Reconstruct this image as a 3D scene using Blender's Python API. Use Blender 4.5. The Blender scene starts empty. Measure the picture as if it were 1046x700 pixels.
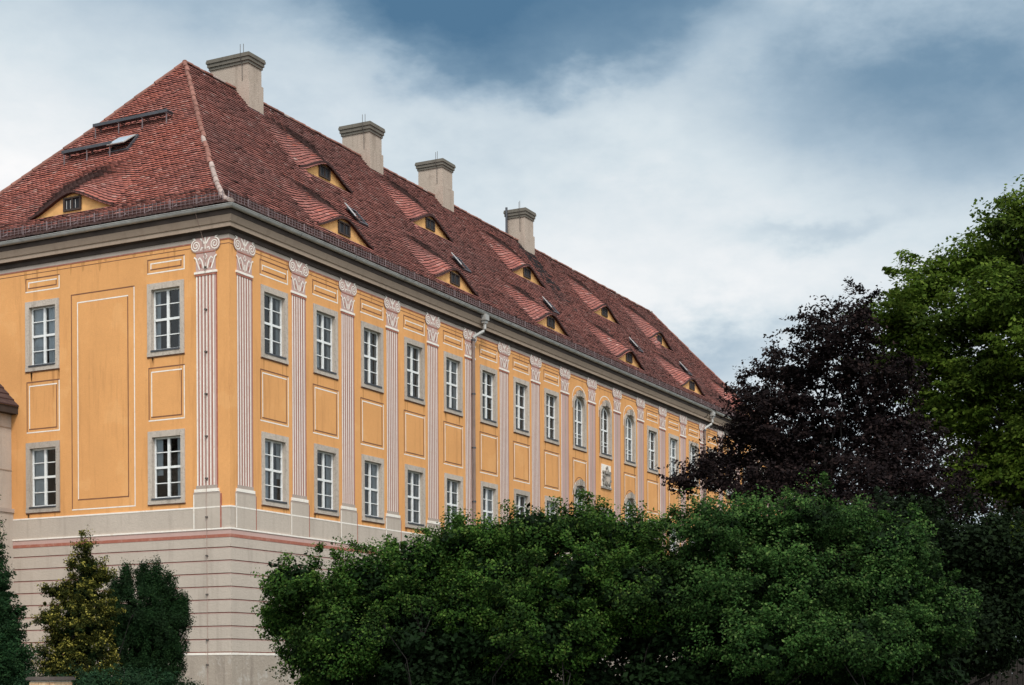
import bpy, math, random
import numpy as np
from mathutils import Matrix, Vector

R = math.radians
scene = bpy.context.scene
COL = scene.collection

# ------------------------------------------------------------------ camera
CAM = Vector((-36.1638, -27.3084, 1.6))
YAW, ROLL = 0.47109, -0.0052
fwd = Vector((math.cos(YAW), math.sin(YAW), 0))
rgt0 = Vector((math.sin(YAW), -math.cos(YAW), 0))
up0 = rgt0.cross(fwd)
rgt = rgt0 * math.cos(ROLL) + up0 * math.sin(ROLL)
upv = up0 * math.cos(ROLL) - rgt0 * math.sin(ROLL)
cam = bpy.data.cameras.new('camera')
camo = bpy.data.objects.new('camera', cam)
COL.objects.link(camo)
M = Matrix((rgt, upv, -fwd)).transposed().to_4x4()
M.translation = CAM
camo.matrix_world = M
cam.sensor_fit = 'HORIZONTAL'
cam.sensor_width = 36
cam.lens = 1615.4 / 1046 * 36
cam.shift_y = (689.26 - 350) / 1046
cam.clip_start = 0.1
cam.clip_end = 4000
scene.camera = camo

# ------------------------------------------------------------------ light
SUN_DIR = Vector((-0.62, -0.55, 0.95)).normalized()      # towards the sun, behind cloud
sun = bpy.data.lights.new('sun', 'SUN')
sun.energy = 1.8
sun.angle = R(10)
sun.color = (1, 0.955, 0.89)
suno = bpy.data.objects.new('sun', sun)
COL.objects.link(suno)
suno.rotation_euler = SUN_DIR.to_track_quat('Z', 'Y').to_euler()
vs = scene.view_settings
vs.view_transform = 'Standard'
vs.look = 'None'
vs.exposure = 0.24
vs.gamma = 1
vs.use_curve_mapping = False

# ------------------------------------------------------------------ node helpers
class NT:
    def __init__(s, tree): s.t = tree; s.n = tree.nodes; s.l = tree.links
    def node(s, typ, **kw):
        n = s.n.new(typ)
        for k, v in kw.items(): setattr(n, k, v)
        return n
    def put(s, sock, v):
        if isinstance(v, bpy.types.NodeSocket): s.l.new(v, sock)
        elif isinstance(v, tuple) and len(v) == 3 and sock.type == 'RGBA': sock.default_value = (*v, 1)
        else: sock.default_value = v
    def m(s, op, a, b=0.0, c=None, clamp=False):
        n = s.node('ShaderNodeMath', operation=op); n.use_clamp = clamp
        s.put(n.inputs[0], a); s.put(n.inputs[1], b)
        if c is not None: s.put(n.inputs[2], c)
        return n.outputs[0]
    def vm(s, op, a, b):
        n = s.node('ShaderNodeVectorMath', operation=op)
        s.put(n.inputs[0], a); s.put(n.inputs[1], b)
        return n.outputs['Value'] if op == 'DOT_PRODUCT' else n.outputs[0]
    def noise(s, vec, scale, detail=4, rough=.55):
        n = s.node('ShaderNodeTexNoise')
        if vec is not None: s.put(n.inputs['Vector'], vec)
        n.inputs['Scale'].default_value = scale; n.inputs['Detail'].default_value = detail
        n.inputs['Roughness'].default_value = rough
        return n.outputs[0]
    def ramp(s, fac, stops, mode='LINEAR'):
        n = s.node('ShaderNodeValToRGB'); n.color_ramp.interpolation = mode
        e = n.color_ramp.elements
        while len(e) < len(stops): e.new(0.5)
        for el, (p, c) in zip(e, stops): el.position = p; el.color = (*c, 1) if len(c) == 3 else c
        s.put(n.inputs[0], fac)
        return n.outputs[0]
    def mix(s, fac, a, b, mode='MIX'):
        n = s.node('ShaderNodeMix', data_type='RGBA', blend_type=mode)
        s.put(n.inputs[0], fac); s.put(n.inputs[6], a); s.put(n.inputs[7], b)
        return n.outputs[2]
    def maprange(s, v, a, b, c=0., d=1.):
        n = s.node('ShaderNodeMapRange'); n.clamp = True
        for i, x in enumerate((v, a, b, c, d)): s.put(n.inputs[i], x)
        return n.outputs[0]

# ------------------------------------------------------------------ sky (world)
w = bpy.data.worlds.new('World'); scene.world = w; w.use_nodes = True
T = NT(w.node_tree)
for n in list(T.n): T.n.remove(n)
out = T.node('ShaderNodeOutputWorld')
sky = T.node('ShaderNodeTexSky', sky_type='NISHITA')
sky.sun_disc = False
sky.sun_elevation = math.asin(SUN_DIR.z)
sky.sun_rotation = math.atan2(SUN_DIR.x, SUN_DIR.y)
bg1 = T.node('ShaderNodeBackground'); T.l.new(sky.outputs[0], bg1.inputs[0]); bg1.inputs[1].default_value = 0.1
tc = T.node('ShaderNodeTexCoord')
D = tc.outputs['Generated']
sep = T.node('ShaderNodeSeparateXYZ'); T.l.new(D, sep.inputs[0])
az = T.m('SUBTRACT', YAW, T.m('ARCTAN2', sep.outputs[1], sep.outputs[0]))   # compass angle to the right of east-north-east
el = T.m('ARCSINE', sep.outputs[2])
st = T.node('ShaderNodeVectorMath', operation='MULTIPLY'); T.put(st.inputs[0], D); st.inputs[1].default_value = (1, 1, 2.0)
n1 = T.noise(st.outputs[0], 6.0, 6, .55)
n2 = T.noise(st.outputs[0], 15.0, 5, .6)
n4 = T.noise(st.outputs[0], 34.0, 4, .6)
n3 = T.noise(st.outputs[0], 2.6, 4, .5)
azd = T.m('ADD', az, T.m('MULTIPLY', T.m('SUBTRACT', n1, .5), .12))
eld = T.m('ADD', el, T.m('MULTIPLY', T.m('SUBTRACT', n2, .5), .07))
def blob(px, py, rx, ry, amp, p=2.0):
    a0 = math.atan((px - 523) / 1615.); e0 = math.atan((689 - py) / 1615. * math.cos(a0))
    dx = T.m('MULTIPLY', T.m('SUBTRACT', azd, a0), 1615. / rx)
    dy = T.m('MULTIPLY', T.m('SUBTRACT', eld, e0), 1615. / ry)
    d = T.m('ADD', T.m('MULTIPLY', dx, dx), T.m('MULTIPLY', dy, dy))
    return T.m('MULTIPLY', T.m('EXPONENT', T.m('MULTIPLY', T.m('POWER', d, p), -1.)), amp)
dens = T.m('ADD', .765, T.m('MULTIPLY', T.m('SUBTRACT', n1, .5), .34))
dens = T.m('ADD', dens, T.m('MULTIPLY', T.m('SUBTRACT', n2, .5), .24))
dens = T.m('ADD', dens, T.m('MULTIPLY', T.m('SUBTRACT', n4, .5), .10))
for b in [(570, -20, 225, 100, -.53, 2.6), (330, -35, 300, 60, -.36, 1.0), (1000, 30, 210, 95, -.25, 1.2), (890, 85, 170, 60, -.17, 1.2), (700, 120, 500, 60, -.05, 1.),
          (740, 360, 60, 30, -.24, 1.), (1010, 165, 120, 40, -.13, 1.), (840, 238, 70, 16, -.15, 1.),
          (560, 190, 240, 70, -.03, 1.),
          (20, 165, 150, 70, .20, 1.), (700, 150, 90, 45, .10, 1.), (760, 290, 260, 60, .10, 1.), (760, 40, 60, 40, .10, 1.)]:
    dens = T.m('ADD', dens, blob(*b))
cc = T.ramp(dens, [(.10, (.085, .185, .305)), (.34, (.185, .30, .42)), (.56, (.39, .505, .61)), (.76, (.66, .745, .80)), (.97, (.95, .95, .955))])
glow = T.m('MAXIMUM', T.vm('DOT_PRODUCT', D, tuple(SUN_DIR)), 0.0)
boost = T.m('ADD', 0.86, T.m('MULTIPLY', T.m('POWER', glow, 2.0), 1.8))
bg2 = T.node('ShaderNodeBackground'); T.put(bg2.inputs[0], cc); T.put(bg2.inputs[1], boost)
mx = T.node('ShaderNodeMixShader')
T.put(mx.inputs[0], T.maprange(n3, .22, .34, .86, 1.0))
T.l.new(bg1.outputs[0], mx.inputs[1]); T.l.new(bg2.outputs[0], mx.inputs[2])
T.l.new(mx.outputs[0], out.inputs[0])

# ------------------------------------------------------------------ materials
MATS = {}
def mat(name, base, rough=.85, var=.12, vscale=2.0, bump=0., bscale=40., spec=.3, metal=0., fn=None):
    if name in MATS: return MATS[name]
    m = bpy.data.materials.new(name); m.use_nodes = True
    t = NT(m.node_tree); b = t.n['Principled BSDF']
    geo = t.node('ShaderNodeNewGeometry'); P = geo.outputs['Position']
    if fn: c = fn(t, P, geo)
    else:
        n = t.noise(P, vscale, 5, .6)
        c = t.ramp(n, [(.3, tuple(x * (1 - var) for x in base)), (.7, tuple(min(1, x * (1 + var)) for x in base))])
    t.put(b.inputs['Base Color'], c)
    b.inputs['Roughness'].default_value = rough
    b.inputs['Specular IOR Level'].default_value = spec
    b.inputs['Metallic'].default_value = metal
    if bump:
        bn = t.node('ShaderNodeBump'); bn.inputs['Strength'].default_value = bump; bn.inputs['Distance'].default_value = .02
        t.put(bn.inputs['Height'], t.noise(P, bscale, 4, .6)); t.l.new(bn.outputs[0], b.inputs['Normal'])
    MATS[name] = m
    return m

def plaster(base, dirt, amt=.35):
    def fn(t, P, geo):
        big = t.noise(P, .45, 5, .6)
        st = t.node('ShaderNodeVectorMath', operation='MULTIPLY'); t.put(st.inputs[0], P); st.inputs[1].default_value = (2.2, 2.2, .22)
        streak = t.noise(st.outputs[0], 1.6, 5, .65)
        fine = t.noise(P, 9., 5, .65)
        c = t.ramp(big, [(.3, tuple(x * .90 for x in base)), (.7, tuple(x * 1.06 for x in base))])
        c = t.mix(t.maprange(streak, .52, .78, 0., amt), c, dirt)
        c = t.mix(t.maprange(fine, .35, .7, 0., .20), c, tuple(x * .72 for x in base))
        c = t.mix(t.maprange(t.noise(P, 26., 4, .7), .48, .7, 0., .22), c, tuple(x * .68 for x in base))
        return c
    return fn
def facade(t, P, geo):
    c = plaster((.715, .34, .125), (.44, .195, .072), .7)(t, P, geo)
    pn = t.noise(P, .9, 3, .5)                                     # repaired, slightly paler patches
    c = t.mix(t.maprange(pn, .60, .64, 0., .22), c, (.74, .40, .17))
    hl = t.noise(P, 2.6, 8, .8)                                    # hairline soiling
    return t.mix(t.maprange(hl, .60, .72, 0., .30), c, (.36, .165, .07))
mat('orange_plaster', None, .92, bump=.35, bscale=30, spec=.15, fn=facade)
mat('rain_stain', None, .92, bump=.35, bscale=30, spec=.15, fn=plaster((.56, .26, .092), (.40, .18, .07), .6))
mat('pilaster_pink', None, .9, bump=.2, bscale=30, spec=.15, fn=plaster((.52, .335, .29), (.34, .22, .185), .35))
mat('grey_plaster', None, .95, bump=.5, bscale=22, spec=.12, fn=plaster((.49, .405, .335), (.28, .225, .185), .55))
def foot(t, P, geo):
    c = plaster((.38, .31, .25), (.18, .14, .115), .8)(t, P, geo)
    return t.mix(t.maprange(t.noise(P, 1.7, 7, .72), .55, .64, 0., .55), c, (.50, .45, .40))     # lime bloom
mat('rough_plaster', None, .95, bump=.8, bscale=14, spec=.1, fn=foot)
def worn(base, under):
    def fn(t, P, geo):
        c = t.ramp(t.noise(P, 3., 4), [(.3, tuple(x * .9 for x in base)), (.7, base)])
        return t.mix(t.maprange(t.noise(P, 6.5, 6, .75), .50, .68, 0., .55), c, under)
    return fn
mat('white_paint_line', None, .9, fn=worn((.84, .755, .665), (.60, .44, .31)))
mat('red_paint_line', None, .9, fn=worn((.35, .12, .08), (.46, .26, .20)))
mat('brown_paint_line', (.20, .085, .045), .9, .2, 3.)
mat('frieze_stone', (.38, .30, .25), .9, .12, 1.5, .2)
mat('cornice_stone', None, .9, bump=.3, bscale=25, spec=.15, fn=plaster((.36, .265, .20), (.18, .125, .09), .5))
mat('dark_timber_and_shade', (.05, .034, .027), .85, .3, 2.)
mat('zinc', (.40, .375, .345), .5, .22, 3., .1, 20, .5, .2)
mat('dark_zinc', (.07, .07, .078), .55, .2, 4., 0, 40, .5, .4)
def wstone(t, P, geo):
    c = plaster((.53, .44, .365), (.22, .18, .145), .75)(t, P, geo)
    oi = t.node('ShaderNodeObjectInfo')
    c = t.mix(t.maprange(oi.outputs['Random'], .45, 1., 0., .38), c, (.27, .225, .19))
    return t.mix(t.maprange(t.noise(P, 14, 5, .75), .5, .68, 0., .45), c, (.17, .14, .115))
mat('window_stone', None, .95, bump=.8, bscale=35, spec=.12, fn=wstone)
mat('white_sash', (.72, .70, .67), .6, .10, 8., 0, 40, .4)
mat('curtain', (.58, .59, .60), .9, .12, 4.)
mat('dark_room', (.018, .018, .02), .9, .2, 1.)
mat('dormer_plaster', (.68, .365, .135), .92, .15, 3., .3)
mat('carved_stone', (.27, .235, .20), .9, .45, 5., .8, 18)
mat('cable_clay', (.30, .20, .165), .8, .2, 4.)
mat('cable', (.09, .075, .065), .7, .2, 4.)
mat('brick_tan', None, .9, bump=.4, fn=lambda t, P, g: t.ramp(t.noise(P, 9, 2), [(.35, (.42, .24, .13)), (.65, (.62, .42, .25))]))
mat('mortar', (.40, .36, .30), .95)
mat('slate_cap', (.085, .065, .055), .8, .25, 8., .3)
mat('asphalt_ground', (.06, .065, .04), .95, .3, .6, .6, 8)
mat('fence_timber', (.02, .015, .012), .9, .3, 5.)
def chim(t, P, g):
    c = plaster((.42, .335, .27), (.22, .17, .13), .85)(t, P, g)
    c = t.mix(t.maprange(t.noise(P, 3.2, 6, .7), .54, .66, 0., .35), c, (.20, .15, .115))
    return c
mat('chimney_render', None, .95, bump=.6, bscale=18, spec=.1, fn=chim)
mat('chimney_cap', None, .95, bump=.6, bscale=18, spec=.1, fn=plaster((.16, .14, .115), (.07, .06, .05), .7))

def tile_fn(t, P, geo):
    rnd = geo.outputs['Random Per Island']
    big = t.noise(P, .35, 5, .6)
    mid = t.noise(P, 1.5, 5, .65)
    c = t.ramp(rnd, [(0., (.22, .072, .058)), (.2, (.285, .090, .070)), (.6, (.325, .103, .078)), (.85, (.36, .122, .094)), (.97, (.39, .17, .14)), (1., (.40, .25, .21))])
    c = t.mix(t.maprange(big, .42, .68, 0., .5), c, (.17, .085, .075))
    c = t.mix(t.maprange(mid, .55, .78, 0., .45), c, (.10, .065, .062))
    return c
mat('roof_tile', None, .8, spec=.3, fn=tile_fn)
def tile_red(t, P, geo):
    rnd = geo.outputs['Random Per Island']
    big = t.noise(P, .45, 5, .6); mid = t.noise(P, 1.7, 5, .65)
    c = t.ramp(rnd, [(0., (.27, .075, .058)), (.25, (.35, .092, .062)), (.6, (.41, .112, .074)), (.9, (.47, .15, .115)), (1., (.50, .24, .19))])
    c = t.mix(t.maprange(big, .45, .70, 0., .5), c, (.21, .10, .088))
    c = t.mix(t.maprange(mid, .55, .78, 0., .5), c, (.12, .075, .068))
    return c
mat('roof_tile_red', None, .8, spec=.3, fn=tile_red)
mat('roof_tile_soot', (.025, .023, .024), .8, .4, 6.)
mat('roof_batten', (.045, .02, .017), .9, .2, 3.)
mat('ridge_clay', (.20, .085, .062), .85, .4, 2.5, .4, 12)
mat('ridge_lichen', (.33, .245, .21), .9, .3, 4., .5, 12)

def glass():
    m = bpy.data.materials.new('window_glass'); m.use_nodes = True
    t = NT(m.node_tree)
    for n in list(t.n): t.n.remove(n)
    o = t.node('ShaderNodeOutputMaterial')
    geo = t.node('ShaderNodeNewGeometry')
    tr = t.node('ShaderNodeBsdfTransparent'); tr.inputs[0].default_value = (.80, .84, .86, 1)
    gl = t.node('ShaderNodeBsdfGlossy'); gl.inputs['Roughness'].default_value = .03
    bn = t.node('ShaderNodeBump'); bn.inputs['Strength'].default_value = .12; bn.inputs['Distance'].default_value = .05
    t.put(bn.inputs['Height'], t.noise(geo.outputs['Position'], 3., 2)); t.l.new(bn.outputs[0], gl.inputs['Normal'])
    fr = t.node('ShaderNodeFresnel'); fr.inputs[0].default_value = 1.5
    mxs = t.node('ShaderNodeMixShader')
    t.put(mxs.inputs[0], t.m('ADD', fr.outputs[0], .025)); t.l.new(tr.outputs[0], mxs.inputs[1]); t.l.new(gl.outputs[0], mxs.inputs[2])
    t.l.new(mxs.outputs[0], o.inputs[0])
    MATS['glass'] = m
glass()
m_ = bpy.data.materials.new('skylight_glass'); m_.use_nodes = True
b_ = m_.node_tree.nodes['Principled BSDF']
b_.inputs['Base Color'].default_value = (.50, .56, .62, 1); b_.inputs['Metallic'].default_value = .6; b_.inputs['Roughness'].default_value = .4
MATS['skylight_glass'] = m_

def leafmat(name, stops, transl=.35, nscale=.9, nstr=.55, dark=(.01, .015, .008), rough=.75, spec=.06):
    m = bpy.data.materials.new(name); m.use_nodes = True
    t = NT(m.node_tree); b = t.n['Principled BSDF']; o = t.n['Material Output']
    geo = t.node('ShaderNodeNewGeometry')
    c = t.ramp(geo.outputs['Random Per Island'], stops)
    n = t.noise(geo.outputs['Position'], nscale, 4, .6)
    c = t.mix(t.maprange(n, .42, .66, 0., nstr), c, dark)
    t.put(b.inputs['Base Color'], c); b.inputs['Roughness'].default_value = rough
    b.inputs['Specular IOR Level'].default_value = spec
    tl = t.node('ShaderNodeBsdfTranslucent'); t.put(tl.inputs[0], c)
    ms = t.node('ShaderNodeMixShader'); ms.inputs[0].default_value = transl
    t.l.new(b.outputs[0], ms.inputs[1]); t.l.new(tl.outputs[0], ms.inputs[2]); t.l.new(ms.outputs[0], o.inputs[0])
    MATS[name] = m
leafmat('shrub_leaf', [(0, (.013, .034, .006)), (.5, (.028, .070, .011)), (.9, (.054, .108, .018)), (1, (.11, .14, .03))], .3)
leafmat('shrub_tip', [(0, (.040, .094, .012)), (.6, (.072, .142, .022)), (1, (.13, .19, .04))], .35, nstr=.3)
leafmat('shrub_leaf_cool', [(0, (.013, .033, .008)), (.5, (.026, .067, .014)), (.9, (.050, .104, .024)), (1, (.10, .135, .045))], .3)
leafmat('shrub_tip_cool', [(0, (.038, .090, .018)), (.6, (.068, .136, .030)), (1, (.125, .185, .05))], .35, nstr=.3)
leafmat('beech_leaf', [(0, (.008, .0055, .0055)), (.6, (.014, .009, .009)), (1, (.036, .021, .018))], .12, nstr=.4, dark=(.005, .003, .004))
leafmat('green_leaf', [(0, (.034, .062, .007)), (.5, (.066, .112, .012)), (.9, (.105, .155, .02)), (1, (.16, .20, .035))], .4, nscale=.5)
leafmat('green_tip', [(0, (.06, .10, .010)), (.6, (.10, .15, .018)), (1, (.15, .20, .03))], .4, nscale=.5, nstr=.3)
leafmat('shade_leaf', [(0, (.004, .008, .003)), (.6, (.008, .016, .005)), (1, (.016, .028, .008))], .2, nstr=.5)  # near-black leaf colour carries the deep shade at lower right
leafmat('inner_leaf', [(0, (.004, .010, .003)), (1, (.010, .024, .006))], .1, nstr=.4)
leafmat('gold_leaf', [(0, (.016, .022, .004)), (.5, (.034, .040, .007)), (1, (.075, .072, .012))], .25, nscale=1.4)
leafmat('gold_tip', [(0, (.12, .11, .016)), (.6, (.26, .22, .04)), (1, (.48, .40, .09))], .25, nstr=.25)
leafmat('yew_leaf', [(0, (.005, .016, .005)), (.6, (.011, .030, .009)), (1, (.026, .055, .016))], .1, nscale=2.)
leafmat('thuja_leaf', [(0, (.007, .024, .008)), (.6, (.015, .044, .014)), (1, (.036, .075, .024))], .15, nscale=1.6)
leafmat('juniper_leaf', [(0, (.007, .024, .010)), (.6, (.016, .046, .018)), (1, (.036, .074, .03))], .15, nscale=1.6)
mat('snow_steel', (.20, .155, .155), .6, .2, 4., 0, 40, .4, .3)
mat('pipe_paint', (.20, .135, .11), .6, .2, 3., 0, 40, .4)
mat('dark_tile_lip_shade', (.055, .03, .026), .9, .4, 5.)
mat('bark', (.013, .010, .008), .95, .35, 6., .8, 15)

# ------------------------------------------------------------------ mesh helpers
class MB:
    def __init__(s): s.v = []; s.f = []; s.m = []; s.names = []
    def mi(s, name):
        if name not in s.names: s.names.append(name)
        return s.names.index(name)
    def poly(s, pts, m):
        i = len(s.v); s.v += [tuple(p) for p in pts]; s.f.append(tuple(range(i, i + len(pts)))); s.m.append(s.mi(m))
    def box(s, x0, x1, y0, y1, z0, z1, m, xf=None):
        P = [(x, y, z) for x in (x0, x1) for y in (y0, y1) for z in (z0, z1)]
        if xf: P = [xf(*p) for p in P]
        i = len(s.v); s.v += P; k = s.mi(m)
        for f in [(0, 1, 3, 2), (4, 6, 7, 5), (0, 4, 5, 1), (2, 3, 7, 6), (0, 2, 6, 4), (1, 5, 7, 3)]:
            s.f.append(tuple(i + a for a in f)); s.m.append(k)
    def tube(s, pts, rad, m, n=8, caps=True):
        pts = [Vector(p) for p in pts]; k = s.mi(m)
        if not hasattr(rad, '__len__'): rad = [rad] * len(pts)
        base = len(s.v)
        for j, p in enumerate(pts):
            d = (pts[min(j + 1, len(pts) - 1)] - pts[max(j - 1, 0)]).normalized()
            a = d.orthogonal().normalized() if abs(d.z) > .95 else d.cross(Vector((0, 0, 1))).normalized()
            b = d.cross(a)
            for q in range(n):
                t = 2 * math.pi * q / n
                s.v.append(tuple(p + (a * math.cos(t) + b * math.sin(t)) * rad[j]))
        for j in range(len(pts) - 1):
            for q in range(n):
                q2 = (q + 1) % n
                s.f.append((base + j * n + q, base + j * n + q2, base + (j + 1) * n + q2, base + (j + 1) * n + q)); s.m.append(k)
        if caps:
            for j in (0, len(pts) - 1):
                s.f.append(tuple(base + j * n + q for q in range(n))); s.m.append(k)
    def sweep_ring(s, prof, mats, L, W):
        """profile (o, z) carried round the four sides of the house with mitred corners"""
        for j in range(len(prof) - 1):
            (o0, z0), (o1, z1) = prof[j], prof[j + 1]
            c = lambda o: [(-o, -o), (L + o, -o), (L + o, W + o), (-o, W + o)]
            A, B = c(o0), c(o1)
            for q in range(4):
                q2 = (q + 1) % 4
                s.poly([(*A[q], z0), (*A[q2], z0), (*B[q2], z1), (*B[q], z1)], mats[j])
    def mesh(s, name):
        me = bpy.data.meshes.new(name); me.from_pydata(s.v, [], s.f)
        for n in s.names: me.materials.append(MATS[n])
        me.polygons.foreach_set('material_index', s.m); me.update()
        return me
    def build(s, name, parent=None, smooth=False):
        me = s.mesh(name)
        if smooth: me.polygons.foreach_set('use_smooth', [True] * len(me.polygons))
        return link(name, me, parent)
def link(name, me, parent=None, loc=None, rz=0):
    o = bpy.data.objects.new(name, me); COL.objects.link(o)
    if parent: o.parent = parent
    if loc is not None: o.location = loc
    if rz: o.rotation_euler.z = rz
    return o
def tag(o, label, cat=None, group=None, kind=None):
    if label: o['label'] = label
    if cat: o['category'] = cat
    if group: o['group'] = group
    if kind: o['kind'] = kind
    return o
def thing(name, label, cat, loc=(0, 0, 0), group=None):
    o = bpy.data.objects.new(name, None); COL.objects.link(o); o.location = loc; o.empty_display_size = .5
    return tag(o, label, cat, group)
def big_mesh(name, V, nv, mats, mi=None):
    """V: (N, nv, 3) separate polygons"""
    N = len(V); me = bpy.data.meshes.new(name)
    me.vertices.add(N * nv); me.vertices.foreach_set('co', V.reshape(-1).astype(np.float32))
    me.loops.add(N * nv); me.loops.foreach_set('vertex_index', np.arange(N * nv, dtype=np.int32))
    me.polygons.add(N); me.polygons.foreach_set('loop_start', np.arange(0, N * nv, nv, dtype=np.int32))
    me.polygons.foreach_set('loop_total', np.full(N, nv, dtype=np.int32))
    for m in mats: me.materials.append(MATS[m])
    if mi is not None: me.polygons.foreach_set('material_index', mi.astype(np.int32))
    me.update(calc_edges=True)
    return me

# ------------------------------------------------------------------ ground
g = MB()
g.poly([(-900, -900, 0), (1200, -900, 0), (1200, 1200, 0), (-900, 1200, 0)], 'asphalt_ground')
tag(g.build('ground'), None, kind='structure')

# ================================================================== THE HOUSE
NB, BAY, P0, WC = 21, 2.7, .69, 2.15
L = P0 * 2 + BAY * NB - .18
W = 15.0
house = thing('manor_house', 'long orange baroque manor house with red tiled hipped roof, eyebrow dormers and four chimneys', 'building')

# facade frames: x runs to the viewer's right, d is outward
FR = lambda x, d, z: (x, -d, z)
FL = lambda x, d, z: (-d, -x, z)

UP0, UP1, LO0, LO1 = 11.0, 12.82, 6.71, 8.54     # window openings
HWI = .535
wall = MB()
def wall_grid(F, x0, x1, z0, z1, holes, m):
    xs = sorted({x0, x1, *[h[0] for h in holes], *[h[1] for h in holes]})
    zs = sorted({z0, z1, *[h[2] for h in holes], *[h[3] for h in holes]})
    for a, b in zip(xs, xs[1:]):
        for c, d in zip(zs, zs[1:]):
            mx_, mz_ = (a + b) / 2, (c + d) / 2
            if any(h[0] < mx_ < h[1] and h[2] < mz_ < h[3] for h in holes): continue
            wall.poly([F(a, 0, c), F(b, 0, c), F(b, 0, d), F(a, 0, d)], m)
def strip(F, x0, x1, z0, z1, d, m, mb=None):
    (mb or wall).poly([F(x0, d, z0), F(x1, d, z0), F(x1, d, z1), F(x0, d, z1)], m)
def rect_line(F, x0, x1, z0, z1, w, mt, ml, mb_, mr, d=.004):
    strip(F, x0, x1, z1 - w, z1, d, mt); strip(F, x0, x1, z0, z0 + w, d, mb_)
    strip(F, x0, x0 + w, z0 + w, z1 - w, d, ml); strip(F, x1 - w, x1, z0 + w, z1 - w, d, mr)
WL, BL = 'white_paint_line', 'brown_paint_line'
def outer_inner(F, xc, ho, z0, z1, hi, y0, y1):
    rect_line(F, xc - ho, xc + ho, z0, z1, .035, BL, BL, WL, WL)
    rect_line(F, xc - hi, xc + hi, y0, y1, .035, WL, WL, BL, BL)
def arc_line(F, xc, zc, rx, rz, w, m, d=.004, n=12, mb=None):
    for k in range(n):
        a, b = math.pi * k / n, math.pi * (k + 1) / n
        f = lambda t, s: F(xc + math.cos(t) * (rx + s), d, zc + math.sin(t) * (rz + s))
        (mb or wall).poly([f(a, 0), f(a, w), f(b, w), f(b, 0)], m)

ARCH = {8, 9, 10}
winsR, winsL = [], []
for i in range(NB):
    xc = WC + BAY * i
    if i in ARCH: winsR.append((xc, 11.05, 13.12, 'arch'))
    else: winsR.append((xc, UP0, UP1, 'up'))
    if i == 9: winsR.append((xc, LO0, 8.6, 'lo'))
    elif i in (8, 10): winsR.append((xc, LO0, 9.42, 'arch'))
    else: winsR.append((xc, LO0, LO1, 'lo'))
for v in (2.26, 6.97, 11.67):
    winsL += [(-v, UP0, UP1, 'up'), (-v, LO0, LO1, 'lo')]
hR = [(x - HWI, x + HWI, a, b) for x, a, b, k in winsR]
hL = [(x - HWI, x + HWI, a, b) for x, a, b, k in winsL]
wall_grid(FR, 0, L, 5.7, 14.2, hR, 'orange_plaster')
wall_grid(FL, -W, 0, 5.7, 14.2, hL, 'orange_plaster')
for F, a, b in ((FR, 0, L), (FL, -W, 0)): strip(F, a, b, 0, 5.7, 0, 'red_paint_line')
wall.poly([(L, 0, 0), (L, W, 0), (L, W, 14.2), (L, 0, 14.2)], 'orange_plaster')
wall.poly([(0, W, 0), (L, W, 0), (L, W, 14.2), (0, W, 14.2)], 'orange_plaster')
# plinth band, white/red lines, rusticated courses (real grooves), rough foot
def both(z0, z1, d, m):
    wall.box(-d, L + d, -d, 0, z0, z1, m); wall.box(-d, 0, 0, W + d, z0, z1, m)
both(5.80, 6.38, .018, 'grey_plaster'); both(6.38, 6.425, .026, WL)
both(5.755, 5.80, .05, WL); both(5.62, 5.755, .03, 'pilaster_pink'); both(5.53, 5.62, .034, 'red_paint_line')
cz = [5.53, 5.25, 4.88, 4.51, 4.14, 3.77, 3.40, 3.02, 2.65, 2.28]
for a, b in zip(cz, cz[1:]):
    both(b + .014, a - .014 if a < 5.5 else a, .026, 'grey_plaster')
    both(a - .032 if a < 5.5 else a - .01, a - .014 if a < 5.5 else a - .002, .028, 'pilaster_pink')
both(2.20, 2.265, .04, WL); both(0, 2.20, .032, 'rough_plaster')
# frieze and painted lines under the cornice
both(13.97, 14.2, .015, 'frieze_stone'); both(13.935, 13.97, .012, 'red_paint_line')
for F, a, b in ((FR, 0, L), (FL, -W, 0)): strip(F, a, b, 13.82, 13.84, .004, BL)
# painted panels
for i in range(NB):
    xc = WC + BAY * i
    if i in ARCH:
        arc_line(FR, xc, 13.0, .68, .55, .04, WL)
        strip(FR, xc - .72, xc - .68, 12.6, 13.0, .004, WL); strip(FR, xc + .68, xc + .72, 12.6, 13.0, .004, WL)
        if i != 9:
            strip(FR, xc - .7, xc + .7, 10.52, 10.55, .004, BL); strip(FR, xc - .6, xc + .6, 10.42, 10.46, .004, WL)
            for q in (-1, 1):
                strip(FR, xc + q * .68 - .02, xc + q * .68 + .02, 9.05, 10.52, .004, WL if q > 0 else BL); strip(FR, xc + q * .59 - .018, xc + q * .59 + .018, 9.4, 10.42, .004, WL if q < 0 else BL)
            arc_line(FR, xc, 9.15, .58, .62, .035, BL)
            arc_line(FR, xc, 9.0, .70, .62, .04, WL)
    else:
        outer_inner(FR, xc, .705, 13.25, 13.72, .6, 13.38, 13.57)
        outer_inner(FR, xc, .71, 9.01, 10.53, .61, 9.10, 10.44)
for v in (2.25, 6.96, 11.67):
    outer_inner(FL, -v, .68, 13.27, 13.70, .565, 13.38, 13.585)
    outer_inner(FL, -v, .66, 9.0, 10.56, .56, 9.1, 10.44)
for v in (4.625,):
    outer_inner(FL, -v, 1.215, 6.57, 13.02, .975, 6.86, 12.77)
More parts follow.
